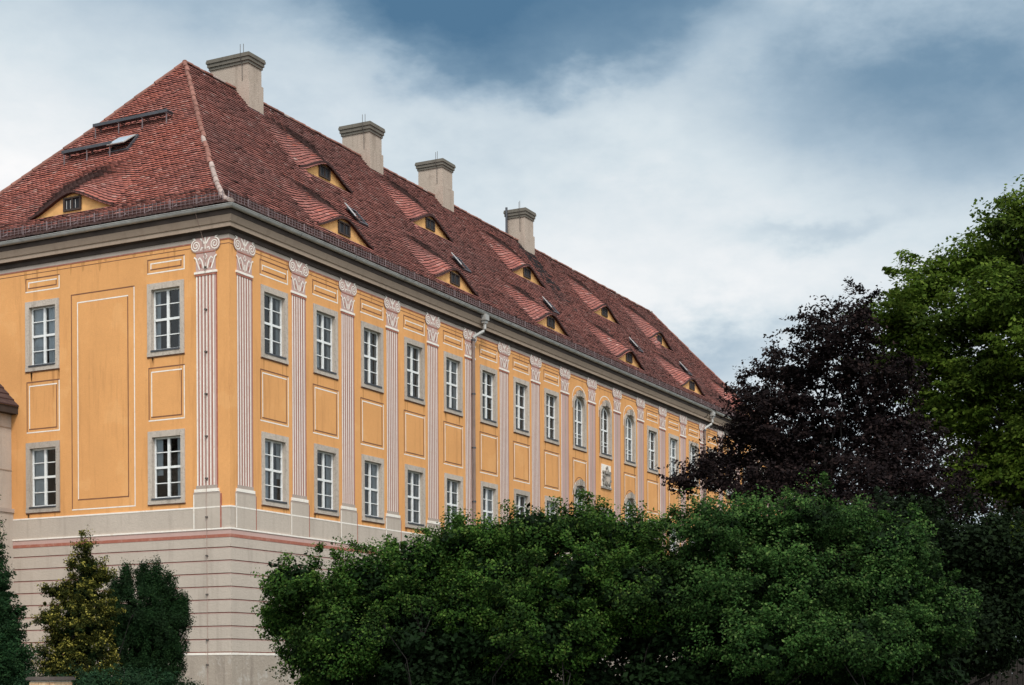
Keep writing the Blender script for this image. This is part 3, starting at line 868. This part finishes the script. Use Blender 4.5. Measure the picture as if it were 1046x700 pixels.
# ---- open skylights
def skylight(u, t, side, ang=66, lw=.62, lh=.70):
    z = float(prof(t)); sl = math.atan2(1.15, 1)
    if side == 'R': ax = Vector((1, 0, 0)); upd = Vector((0, math.cos(sl), math.sin(sl)))
    else: ax = Vector((0, -1, 0)); upd = Vector((math.cos(sl), 0, math.sin(sl)))
    nr = ax.cross(upd)
    O = Vector((u, t, z)) if side == 'R' else Vector((t, u, z))
    xf = lambda a, b, c: tuple(O + ax * a + upd * b + nr * c)
    mb = MB()
    for q in [(-lw / 2 - .06, -lw / 2, -.06, lh + .06), (lw / 2, lw / 2 + .06, -.06, lh + .06), (-lw / 2, lw / 2, -.06, 0), (-lw / 2, lw / 2, lh, lh + .06)]:
        mb.box(q[0], q[1], q[2], q[3], -.02, .11, 'dark_zinc', xf)
    mb.box(-lw / 2, lw / 2, 0, lh, .0, .03, 'dark_room', xf)
    o = mb.build('skylight', house)
    a = R(ang); ld = MB()
    def xl(p, b, c):   # lid hinged along its left edge
        d = p + lw / 2
        return tuple(O + ax * (-lw / 2 + d * math.cos(a) - c * math.sin(a)) + upd * b + nr * (.12 + d * math.sin(a) + c * math.cos(a)))
    def xt(p, b, c):   # lid hinged along its top edge
        d = lh - b
        return tuple(O + ax * p + upd * (lh - d * math.cos(a) + c * math.sin(a)) + nr * (.12 + d * math.sin(a) + c * math.cos(a)))
    f = xl if side == 'R' else xt
    ld.box(-lw / 2, lw / 2, 0, lh, 0, .03, 'zinc', f)
    ld.box(-lw / 2 + .05, lw / 2 - .05, .05, lh - .05, .03, .036, 'skylight_glass', f)
    ld.box(-lw / 2 + .05, lw / 2 - .05, .05, lh - .05, -.006, 0, 'skylight_glass', f)
    ld.build('lid', o)
for u, t in ((12.2, 3.3), (20.2, 3.4), (28.6, 3.4), (38.9, 3.5), (46.0, 3.5)): skylight(u, t, 'R', 166, .44, .72)
skylight(7.45, 4.05, 'L', 14, .7, .75)

# ---- walkways for the sweep on the end slope
def walkway(y0, y1, t):
    z = float(prof(t)) - .17; mb = MB()
    for k in range(5):
        a = -.08 - .06 * k; mb.box(t + a - .05, t + a, y0, y1, z + .245, z + .275, 'dark_zinc')
    mb.box(t - .40, t - .37, y0, y1, z + .20, z + .30, 'dark_zinc')
    for y in np.arange(y0 + .02, y1, .25): mb.box(t - .38, t - .06, y, y + .02, z + .225, z + .245, 'dark_zinc')
    o = mb.build('roof_walkway', house)
    for y in np.linspace(y0 + .05, y1 - .09, 4 if y1 - y0 > 2.5 else 3):
        br = MB()
        br.box(t - .40, t - .05, y, y + .04, z + .185, z + .22, 'snow_steel'); br.box(t - .36, t - .33, y, y + .03, z - .22, z + .19, 'snow_steel')
        br.box(t - .07, t - .03, y, y + .04, z - .05, z + .19, 'snow_steel')
        br.build('bracket', o)
walkway(6.1, 9.25, 5.2); walkway(7.66, 9.75, 4.25)

# ---- snow guards above the gutter
def snow(side):
    mb = MB(); end = L if side == 'R' else W
    t = .38; z = float(prof(t)) + .03
    P = (lambda u, t_, z_: (u, t_, z_)) if side == 'R' else (lambda u, t_, z_: (t_, u, z_))
    for dz in (.07, .15, .23):
        mb.tube([P(.5, t, z + dz), P(end - .5, t, z + dz)], .008, 'snow_steel', 5)
    for u in np.arange(.5, end - .45, .15):
        a = P(u, t, z + .03); b = P(u, t, z + .27)
        mb.box(min(a[0], b[0]) - .005, max(a[0], b[0]) + .005, min(a[1], b[1]) - .005, max(a[1], b[1]) + .005, a[2], b[2], 'snow_steel')
    for u in np.arange(.5, end - .45, .95):
        a = P(u, t - .0, z - .03); b = P(u, t + .25, z + .05)
        mb.tube([P(u, t + .3, z + .22), P(u, t - .03, z - .02)], .012, 'snow_steel', 5); mb.tube([P(u, t, z - .03), P(u, t, z + .29)], .013, 'snow_steel', 5)
    mb.build('snow_guard', house)
snow('R'); snow('L')

# ================================================================== grey wing on the left
wing = thing('grey_wing', 'low grey plastered wing with dark tiled roof at the far left, behind the conifers', 'building', (-3.5, 8.3, 0))
def local(mb, o): mb.v = [(a - o.location.x, b - o.location.y, c - o.location.z) for a, b, c in mb.v]; return mb
mb = MB()
mb.box(-8, -.002, 8.25, 14.5, 0, 9.62, 'grey_plaster'); mb.box(-8, -.002, 8.18, 8.25, 0, 6.62, 'grey_plaster')
mb.box(-8, -.002, 8.14, 8.25, 6.62, 6.74, 'frieze_stone')
for z in (7.9, 9.2): mb.box(-8, -.002, 8.235, 8.25, z, z + .03, 'cornice_stone')
local(mb, wing).build('wall', wing)
mb = MB()
mb.box(-8, -.002, 7.97, 8.25, 9.62, 9.84, 'dark_timber_and_shade')
for k in range(14):
    y, z = 7.93 + k * .2, 9.84 + k * .2
    mb.poly([(-8, y, z + .04), (-.002, y, z + .04), (-.002, y + .22, z + .22), (-8, y + .22, z + .22)], 'dark_tile_lip_shade'); mb.poly([(-8, y, z), (-.002, y, z), (-.002, y, z + .04), (-8, y, z + .04)], 'roof_batten')
mb.box(-8, -.002, 10.6, 14.5, 9.62, 9.7, 'roof_batten')
local(mb, wing).build('roof', wing)

# ================================================================== VEGETATION
def norm(a): return a / (np.linalg.norm(a, axis=-1, keepdims=True) + 1e-9)
def leaf_quads(C, size, rg, up=.5, out=None, asp=.62, fold=.0):
    """one bent diamond per leaf"""
    N = len(C)
    n = rg.normal(size=(N, 3)); n[:, 2] += up * 2
    if out is not None: n += out * 1.2
    n = norm(n); a = norm(np.cross(n, rg.normal(size=(N, 3)))); b = np.cross(n, a)
    s = (size * rg.uniform(.6, 1.3, N))[:, None]
    return np.stack([C - a * s * .5, C + b * s * asp * .5 - n * s * .08, C + a * s * .5, C - b * s * asp * .5 - n * s * .08], 1)
def ell_points(rg, ells, n, rmin=.55, rmax=1.02, droop=0.):
    E = np.array(ells, float); wgt = (E[:, 3] * E[:, 4] * E[:, 5]) ** (2 / 3) * (E[:, 6] if E.shape[1] > 6 else 1)
    k = rg.choice(len(E), n, p=wgt / wgt.sum())
    d = norm(rg.normal(size=(n, 3))); r = rg.uniform(rmin ** 2, rmax ** 2, n) ** .5
    # lumpy outline
    r *= 1 + .10 * np.sin(d[:, 0] * 5 + k) + .09 * np.sin(d[:, 1] * 7 + 2 * k) + .07 * np.sin(d[:, 2] * 9 + 3 * k)
    return E[k, :3] + d * E[k, 3:6] * r[:, None], d, k
def crown(name, ells, clumps, per, cr, size, mats, seed, parent, up=.5, flat=.6, rmin=.8, asp=.62, stretch=1.0, inner=.22, tips=.0, rise=.25, shrink=.3, shoots=.1):
    rg = np.random.default_rng(seed)
    E = np.array(ells, float); E[:, 3:6] = np.maximum(E[:, 3:6] - cr * shrink, E[:, 3:6] * .45)
    ni = int(clumps * inner); ns = clumps - ni
    C1, D1, _ = ell_points(rg, E, ns, rmin, 1.0); C2, D2, _ = ell_points(rg, E, ni, .1, rmin)
    C, D_ = np.concatenate([C1, C2]), np.concatenate([D1, D2])
    sc = cr * rg.uniform(.55, 1.3, clumps)
    sh = rg.random(clumps) < shoots                      # young shoots that stand out of the outline
    C[sh] += (D_[sh] * .5 + np.array([0, 0, .5])) * cr * 1.1; sc[sh] *= .5
    ball = norm(rg.normal(size=(clumps, per, 3))) * rg.random((clumps, per, 1)) ** (1 / 2.3)
    tw = norm(D_ + rg.normal(0, .45, (clumps, 3)) + np.array([0, 0, rise]))
    off = ball * sc[:, None, None]
    off[..., 2] *= flat
    off += tw[:, None] * (ball @ np.ones(3))[..., None] * .5 * sc[:, None, None] * stretch
    P = (C[:, None] + off).reshape(-1, 3); O = np.repeat(D_, per, 0)
    outw = ((off * tw[:, None]).sum(-1) / sc[:, None]).reshape(-1) + .6 * off[..., 2].reshape(-1) / np.repeat(sc, per)
    keep = P[:, 2] > .03
    P, O, outw = P[keep], O[keep], outw[keep]
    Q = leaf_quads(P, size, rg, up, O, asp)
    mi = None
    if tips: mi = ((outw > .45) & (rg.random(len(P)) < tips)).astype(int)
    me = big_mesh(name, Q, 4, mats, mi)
    return link(name, me, parent), C
def limbs(name, base_h, r0, C, parent, seed, nlimb=14, lean=(0, 0), stems=1, spread=.3, top=None):
    """tapered trunk(s), limbs and twigs reaching into the crown"""
    rg = np.random.default_rng(seed); mb = MB()
    top = top if top is not None else C[:, 2].max() * .85
    for s in range(stems):
        a = 2 * math.pi * s / max(stems, 1) + rg.uniform(0, 1)
        ox, oy = (spread * math.cos(a), spread * math.sin(a)) if stems > 1 else (0, 0)
        h = top * (rg.uniform(.75, 1.) if stems > 1 else 1.)
        nseg = 9
        tr = [(ox + lean[0] * (j / nseg) ** 1.3 + ox * 4 * j / nseg + rg.normal(0, .03 * h / 5), oy + lean[1] * j / nseg + oy * 4 * j / nseg + rg.normal(0, .03 * h / 5), h * j / nseg) for j in range(nseg + 1)]
        mb.tube(tr, [r0 * (1.25 if j == 0 else 1) * (1 - .9 * j / nseg) for j in range(nseg + 1)], 'bark', 9)
        idx = rg.choice(len(C), min(len(C), nlimb), replace=False)
        for i in idx:
            e = Vector(C[i]) * 1.0; j = int(np.clip(e.z * .62 / h * nseg, base_h / h * nseg, nseg - 1)); p = Vector(tr[j])
            r = max(.012, r0 * (1 - .9 * j / nseg) * .55)
            e = p.lerp(e, .85); m1 = p.lerp(e, .4) + Vector((rg.normal(0, .12), rg.normal(0, .12), (e - p).length * .08))
            m2 = p.lerp(e, .75) + Vector((rg.normal(0, .12), rg.normal(0, .12), (e - p).length * .05))
            mb.tube([p, m1, m2, e], [r, r * .65, r * .4, .008], 'bark', 6, False)
            # twigs to the nearest clumps
            dd = np.linalg.norm(C - np.array(e), axis=1); nb = np.argsort(dd)[1:5]
            for q in nb:
                mb.tube([m2, (m2 + Vector(C[q])) * .5 + Vector((0, 0, .05)), C[q]], [r * .3, r * .2, .005], 'bark', 4, False)
    return mb.build(name, parent, True)
RV = np.array(rgt0); FV = np.array(fwd)
def ells(spec, k, px0, hz=689., zc=1.6):
    """(lateral m, height m, depth m, radii...) relative to the tree's foot, lateral along the house-facing line"""
    o = []
    for lat, hgt, dep, rl, rh, rd, *wt in spec:
        c = RV * lat + FV * dep
        o.append((c[0], c[1], hgt, (rl + rd) / 2, (rl + rd) / 2, rh, wt[0] if wt else 1.))
    return o
BEECH = [(0.09, 12.61, 1.46, 0.47, 0.59, 0.45), (-0.39, 12.4, 1.43, 0.42, 0.36, 0.39), (0.74, 12.25, -1.42, 0.71, 0.53, 0.68), (0.0, 11.66, -1.33, 1.25, 0.83, 1.18), (-1.34, 11.6, 1.07, 0.47, 0.3, 0.45), (1.19, 11.81, 0.76, 0.59, 0.71, 0.56), (-0.74, 10.92, 0.54, 1.48, 0.77, 1.41), (0.74, 10.62, -0.61, 1.34, 0.89, 1.27), (-1.78, 10.77, 0.34, 0.65, 0.42, 0.62), (-1.63, 9.82, 0.34, 1.34, 0.77, 1.27), (-0.15, 9.58, 0.26, 1.78, 1.01, 1.69), (-2.52, 9.73, -1.09, 0.77, 0.47, 0.73), (1.78, 10.32, -0.22, 1.25, 0.95, 1.18), (-2.37, 8.84, -0.34, 1.13, 0.71, 1.07), (1.63, 8.99, 0.71, 1.63, 1.34, 1.55), (-0.89, 8.4, 1.58, 2.23, 1.07, 2.11), (-2.97, 8.16, 1.44, 1.07, 0.59, 1.01), (-3.65, 7.65, 0.14, 0.89, 0.47, 0.85), (-4.3, 7.27, -0.18, 0.71, 0.3, 0.68), (-1.93, 7.21, -0.74, 1.78, 0.77, 1.69), (1.63, 7.21, -1.49, 2.67, 1.48, 2.54), (0.15, 5.87, -1.51, 3.26, 1.63, 3.1), (3.12, 4.83, -0.11, 2.67, 2.67, 2.54)]
MAPLE = [(-0.33, 18.29, -0.73, 1.34, 1.2, 1.27), (-2.11, 16.68, -0.48, 0.94, 0.8, 0.89), (-0.5, 15.61, 1.57, 2.51, 1.74, 2.38), (-3.01, 15.61, 0.1, 1.14, 0.8, 1.08), (-4.52, 14.94, 0.24, 1.27, 0.74, 1.21), (-2.51, 13.94, -1.06, 1.94, 1.14, 1.84), (-5.75, 14.07, -1.9, 0.8, 0.54, 0.76), (-4.68, 13.27, -0.7, 1.54, 0.8, 1.46), (-0.17, 12.27, -1.45, 3.01, 2.34, 2.86), (-3.18, 11.93, 0.04, 2.21, 1.07, 2.1), (-4.85, 12.54, 1.99, 1.14, 0.47, 1.08), (-2.17, 9.93, 0.7, 2.21, 1.61, 2.1), (0.17, 8.59, -1.27, 2.68, 3.01, 2.54), (-0.77, 5.91, 1.57, 1.54, 2.01, 1.46), (1.51, 14.61, 1.19, 3.01, 4.01, 2.86)]
UNDER = [(-0.62, 7.02, 0.47, 1.36, 1.04, 1.29), (0.37, 5.78, 0.81, 1.63, 1.39, 1.55), (-1.36, 4.79, 0.53, 1.24, 1.24, 1.18), (0.74, 3.8, 0.58, 1.39, 1.63, 1.32), (0.0, 2.57, -0.29, 1.63, 1.11, 1.55), (1.61, 2.57, 0.96, 1.24, 1.24, 1.18), (-2.1, 3.56, 0.92, 0.99, 0.99, 0.94)]
SHA = [(-1.17, 3.29, -0.34, 0.61, 0.57, 0.58), (-1.47, 2.75, 0.25, 0.47, 0.61, 0.44), (-0.54, 2.98, 0.22, 0.81, 0.72, 0.77), (0.18, 3.31, -0.04, 0.81, 0.65, 0.77), (0.99, 3.59, 0.03, 0.81, 0.68, 0.77), (-0.18, 2.3, -0.01, 1.08, 0.83, 1.02), (1.08, 2.66, 0.42, 1.08, 0.99, 1.02), (-0.93, 2.12, 0.0, 0.5, 0.57, 0.48), (1.71, 3.92, 0.33, 0.54, 0.54, 0.51), (0.54, 1.58, -0.15, 1.44, 0.72, 1.36)]
SHB = [(-1.59, 4.05, 0.38, 0.63, 0.46, 0.6), (-1.15, 3.79, 0.4, 0.79, 0.67, 0.75), (-0.44, 4.17, -0.04, 0.71, 0.53, 0.67), (0.49, 4.26, 0.07, 0.79, 0.53, 0.75), (1.32, 4.02, 0.42, 0.74, 0.6, 0.7), (-0.97, 3.17, 0.22, 1.06, 0.88, 1.01), (0.26, 3.35, -0.01, 1.23, 0.97, 1.17), (1.5, 3.08, -0.28, 1.06, 0.88, 1.01), (-0.26, 2.29, -0.18, 1.41, 0.88, 1.34), (1.15, 2.11, 0.2, 1.23, 0.79, 1.17)]
SHC = [(-2.25, 4.1, -0.33, 0.73, 0.59, 0.69), (-1.35, 4.23, 0.41, 0.78, 0.55, 0.74), (-0.35, 4.32, -0.23, 0.73, 0.55, 0.69), (0.38, 4.15, 0.41, 0.62, 0.52, 0.59), (1.18, 3.8, -0.19, 0.62, 0.55, 0.59), (1.7, 3.35, 0.46, 0.55, 0.55, 0.53), (2.25, 2.9, 0.21, 0.52, 0.42, 0.49), (-1.91, 3.14, 0.0, 1.04, 0.87, 0.99), (-0.69, 3.23, 0.02, 1.21, 0.95, 1.15), (0.69, 2.97, 0.15, 1.21, 0.87, 1.15), (1.82, 2.45, 0.09, 0.8, 0.52, 0.76), (-1.21, 2.19, -0.19, 1.39, 0.78, 1.32), (0.35, 2.1, -0.29, 1.39, 0.69, 1.32)]
GOLD = [(a * 1.14, b, c, d * 1.16, e, f * 1.14) for a, b, c, d, e, f in [(0.1, 4.08, 0.0, 0.17, 0.35, 0.16), (0.1, 3.69, 0.09, 0.33, 0.38, 0.31), (0.06, 3.19, 0.02, 0.46, 0.46, 0.44), (0.0, 2.62, -0.08, 0.58, 0.54, 0.55), (-0.04, 2.0, 0.06, 0.69, 0.61, 0.66), (-0.08, 1.35, 0.05, 0.77, 0.65, 0.73), (-0.08, 0.53, 0.08, 0.84, 0.77, 0.8), (-0.38, 3.31, -0.06, 0.25, 0.13, 0.24), (0.42, 3.6, 0.05, 0.15, 0.17, 0.15), (-0.5, 2.77, -0.09, 0.27, 0.17, 0.26), (0.54, 2.92, 0.03, 0.15, 0.19, 0.15)]]
YEW = [(-0.39, 3.58, -0.07, 0.12, 0.33, 0.15), (-0.04, 3.62, -0.08, 0.14, 0.39, 0.15), (0.18, 3.58, 0.11, 0.16, 0.39, 0.16), (0.49, 3.42, -0.12, 0.16, 0.33, 0.16), (-0.65, 3.31, 0.01, 0.14, 0.33, 0.15), (0.0, 2.84, 0.11, 0.78, 0.69, 0.74), (0.41, 2.56, -0.08, 0.49, 0.65, 0.47), (-0.57, 2.76, -0.09, 0.41, 0.69, 0.39), (0.0, 2.03, 0.11, 0.86, 0.78, 0.81), (0.73, 2.93, -0.02, 0.18, 0.41, 0.17), (0.0, 0.97, 0.07, 0.86, 0.92, 0.81)]
ARB = [(-0.04, 4.63, -0.05, 0.14, 0.47, 0.15), (-0.02, 4.01, -0.01, 0.31, 0.57, 0.29), (0.0, 3.29, -0.03, 0.41, 0.61, 0.39), (0.04, 2.57, 0.02, 0.57, 0.65, 0.55), (0.07, 1.85, -0.04, 0.75, 0.72, 0.72), (0.11, 0.95, 0.05, 0.83, 0.9, 0.78)]
JUN = [(-0.09, 1.44, -0.28, 0.66, 0.31, 0.63), (0.61, 1.51, 0.14, 0.66, 0.28, 0.63), (1.31, 1.36, -0.29, 0.63, 0.21, 0.6), (-0.79, 1.3, -0.15, 0.52, 0.24, 0.5), (-1.31, 1.32, 0.19, 0.52, 0.28, 0.5), (0.09, 0.88, -0.21, 1.22, 0.52, 1.16), (1.13, 0.8, -0.19, 1.05, 0.49, 0.99), (0.09, 0.27, 0.11, 1.4, 0.35, 1.33)]

def plant(name, label, cat, foot, spec, clumps, per, cr, size, mats, seed, part='foliage', group=None, trunk=None, core=None, extra=(), **kw):
    o = thing(name, label, cat, (foot[0], foot[1], 0), group)
    E = ells(spec, 1, 0)
    _, C = crown(part, E, clumps, per, cr, size, mats, seed, o, **kw)
    if core:                                             # near-black leaves inside: the crown's inner shade put into their colour
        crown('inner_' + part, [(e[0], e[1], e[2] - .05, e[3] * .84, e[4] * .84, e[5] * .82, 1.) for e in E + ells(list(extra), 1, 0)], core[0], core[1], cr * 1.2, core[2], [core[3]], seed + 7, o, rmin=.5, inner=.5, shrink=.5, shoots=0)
    if trunk: limbs('trunk', trunk[0], trunk[1], C, o, seed + 50, **trunk[2])
    return o
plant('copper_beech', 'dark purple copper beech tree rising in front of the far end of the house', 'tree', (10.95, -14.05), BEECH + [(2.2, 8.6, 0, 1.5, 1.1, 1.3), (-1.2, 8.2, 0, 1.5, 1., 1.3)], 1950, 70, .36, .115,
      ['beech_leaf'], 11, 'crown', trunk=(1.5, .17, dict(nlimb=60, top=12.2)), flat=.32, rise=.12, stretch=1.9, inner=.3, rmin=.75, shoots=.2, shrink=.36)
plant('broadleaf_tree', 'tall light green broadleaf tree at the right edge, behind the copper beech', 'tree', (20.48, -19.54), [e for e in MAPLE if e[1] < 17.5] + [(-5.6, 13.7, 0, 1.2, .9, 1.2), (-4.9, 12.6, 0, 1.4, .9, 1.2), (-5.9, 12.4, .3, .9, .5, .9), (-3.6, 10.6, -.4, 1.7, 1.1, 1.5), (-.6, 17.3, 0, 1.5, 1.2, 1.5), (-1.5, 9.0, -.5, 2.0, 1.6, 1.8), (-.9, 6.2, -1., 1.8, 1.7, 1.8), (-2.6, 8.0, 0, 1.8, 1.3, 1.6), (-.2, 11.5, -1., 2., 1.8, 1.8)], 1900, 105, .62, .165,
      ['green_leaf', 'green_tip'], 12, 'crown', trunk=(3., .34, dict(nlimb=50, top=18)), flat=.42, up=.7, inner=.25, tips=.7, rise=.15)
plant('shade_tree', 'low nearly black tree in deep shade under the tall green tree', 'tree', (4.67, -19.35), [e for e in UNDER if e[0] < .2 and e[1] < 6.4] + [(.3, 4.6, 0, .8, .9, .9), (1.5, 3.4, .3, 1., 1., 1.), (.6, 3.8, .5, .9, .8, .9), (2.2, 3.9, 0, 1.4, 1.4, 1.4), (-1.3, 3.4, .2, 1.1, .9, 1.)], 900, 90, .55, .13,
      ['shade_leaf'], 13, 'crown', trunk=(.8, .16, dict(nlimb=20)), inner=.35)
low = lambda S, y: S + [(a, b, c + .35, d, e, f) for a, b, c, d, e, f in y]
G = 'big leafy shrubs in front of the long facade'
cut = lambda S, h: [e for e in S if e[1] > h]
LOW = [(a, h, .35, 1.2, .8, .9) for a in (-2.5, -1.7, -.6, .6, 1.7) for h in (.6, 1.5, 2.3)]  # low fill for the dark inner leaves, added to paint shade under the shrubs
LOWA = [(a, h, .35, .9, .7, .8) for a in (-.55, .5, 1.6, 2.5) for h in (.6, 1.4, 2.1)]
SHA = cut(SHA, 1.9) + [(2.0, 3.0, .2, .8, .8, .7), (-.7, 1.9, .1, .8, .6, .7)]
SHB = cut(SHB, 2.2) + [(2.0, 3.3, .1, .8, .9, .8), (-1.5, 2.9, .2, .8, .8, .7), (.2, 2.5, .3, 1.2, .5, .8)]
SHC = cut(SHC, 2.0) + [(-2.2, 3.0, .1, .8, .8, .8)]
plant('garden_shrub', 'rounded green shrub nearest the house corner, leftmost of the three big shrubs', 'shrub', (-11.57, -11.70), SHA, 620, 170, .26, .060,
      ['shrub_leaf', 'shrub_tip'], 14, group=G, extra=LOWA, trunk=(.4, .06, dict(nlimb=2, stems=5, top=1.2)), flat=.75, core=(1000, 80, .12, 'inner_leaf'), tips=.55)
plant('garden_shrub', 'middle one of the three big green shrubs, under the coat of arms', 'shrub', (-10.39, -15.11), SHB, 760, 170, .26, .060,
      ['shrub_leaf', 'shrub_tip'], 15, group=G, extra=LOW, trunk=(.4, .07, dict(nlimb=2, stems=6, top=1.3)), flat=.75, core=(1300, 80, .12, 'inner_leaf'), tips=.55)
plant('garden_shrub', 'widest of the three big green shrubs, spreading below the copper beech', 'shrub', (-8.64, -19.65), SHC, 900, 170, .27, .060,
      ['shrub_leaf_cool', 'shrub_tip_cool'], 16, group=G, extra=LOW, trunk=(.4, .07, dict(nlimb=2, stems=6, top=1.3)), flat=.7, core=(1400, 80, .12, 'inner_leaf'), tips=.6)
plant('golden_conifer', 'conical conifer with yellow tipped sprays in front of the house corner', 'conifer', (-12.38, -5.70), GOLD, 1300, 70, .12, .05,
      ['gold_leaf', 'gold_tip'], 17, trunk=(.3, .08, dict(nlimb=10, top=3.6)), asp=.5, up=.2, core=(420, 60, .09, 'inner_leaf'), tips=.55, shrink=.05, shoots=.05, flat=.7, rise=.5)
YEW = [(*e, 3.0) if e[3] < .2 else (e[0] * 1.06, e[1], e[2], e[3] * 1.08, e[4] * 1.05, e[5]) for e in YEW]
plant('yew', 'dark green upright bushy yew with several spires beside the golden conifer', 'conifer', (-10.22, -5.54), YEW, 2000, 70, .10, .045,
      ['yew_leaf'], 18, trunk=(.2, .05, dict(nlimb=1, stems=2, top=1.2)), asp=.4, flat=1.3, up=.1, core=(600, 60, .09, 'inner_leaf'), rise=1.2, shrink=.15, shoots=0)
plant('thuja', 'tall green conifer cut by the left edge of the view', 'conifer', (-14.68, -5.59), ARB, 1300, 75, .14, .055,
      ['thuja_leaf'], 19, trunk=(.3, .08, dict(nlimb=8, top=3.6)), asp=.45, up=.1, flat=.6, core=(420, 60, .09, 'inner_leaf'), stretch=1.2, shrink=.1)
plant('creeping_juniper', 'low spreading dark juniper at the foot of the conifers', 'shrub', (-14.30, -8.0), JUN, 700, 70, .16, .055,
      ['juniper_leaf'], 20, trunk=(.1, .04, dict(nlimb=1, stems=2, top=.5)), asp=.35, flat=.4, up=.6, core=(200, 50, .1, 'inner_leaf'), stretch=1.3)

HEDGE = [(i * 1.6, 1.7 + (i * 37 % 5) * .18, (i * 53 % 7) * .12, 1.3, 1.5, 1.1) for i in range(-7, 8)] + [(i * 1.6 + .8, .7, 0, 1.3, .9, 1.) for i in range(-7, 8)]
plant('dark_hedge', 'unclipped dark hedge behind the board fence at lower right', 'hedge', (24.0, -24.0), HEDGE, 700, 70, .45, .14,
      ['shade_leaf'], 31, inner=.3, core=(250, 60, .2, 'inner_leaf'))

# ---- brick gate pillar, bottom left
pl = thing('gate_pillar', 'small tan brick gate pillar with flat dark cap in front of the juniper', 'pillar', (-18.71, -10.89, 0))
pl.rotation_euler.z = .12
mb = MB(); z = 0; rg2 = random.Random(4); row = 0
mb.box(-.205, .205, -.205, .205, 0, 1.555, 'mortar')
while z < 1.52:
    for side in range(4):
        c, s = [(1, 0), (0, 1), (-1, 0), (0, -1)][side]
        xs = [-.215, -.085, .085, .215] if row % 2 else [-.215, -.05, .13, .215]
        for a, b in zip(xs, xs[1:]):
            xf = lambda x, y, zz: (x * c - y * s, x * s + y * c, zz)
            mb.box(a + .004, b - .004, -.215 - rg2.uniform(0, .003), -.2, z + .004, min(z + .066, 1.552), 'brick_tan', xf)
    z += .073; row += 1
mb.build('shaft', pl)
mb = MB(); mb.box(-.25, .25, -.25, .25, 1.555, 1.59, 'slate_cap'); mb.box(-.235, .235, -.235, .235, 1.59, 1.605, 'slate_cap'); mb.build('cap', pl)

# ---- dark timber fence far right
fc = thing('garden_fence', 'dark board fence in deep shade behind the shrubs at lower right', 'fence', (12.0, -22.5, 0))
mb = MB(); x = -7.
rf = random.Random(9)
while x < 12:
    mb.box(x, x + .14, -.02, .0, .05, 2.0 + rf.uniform(-.03, .03), 'fence_timber'); x += .155
for zz in (.4, 1.4): mb.box(-7, 12, .0, .05, zz, zz + .09, 'fence_timber')
o = mb.build('boards', fc)
for x in np.arange(-7, 12.1, 2.4):
    pb = MB(); pb.box(x - .05, x + .05, .05, .15, 0, 2.08, 'fence_timber'); pb.build('post', fc)
fc.rotation_euler.z = -1.0
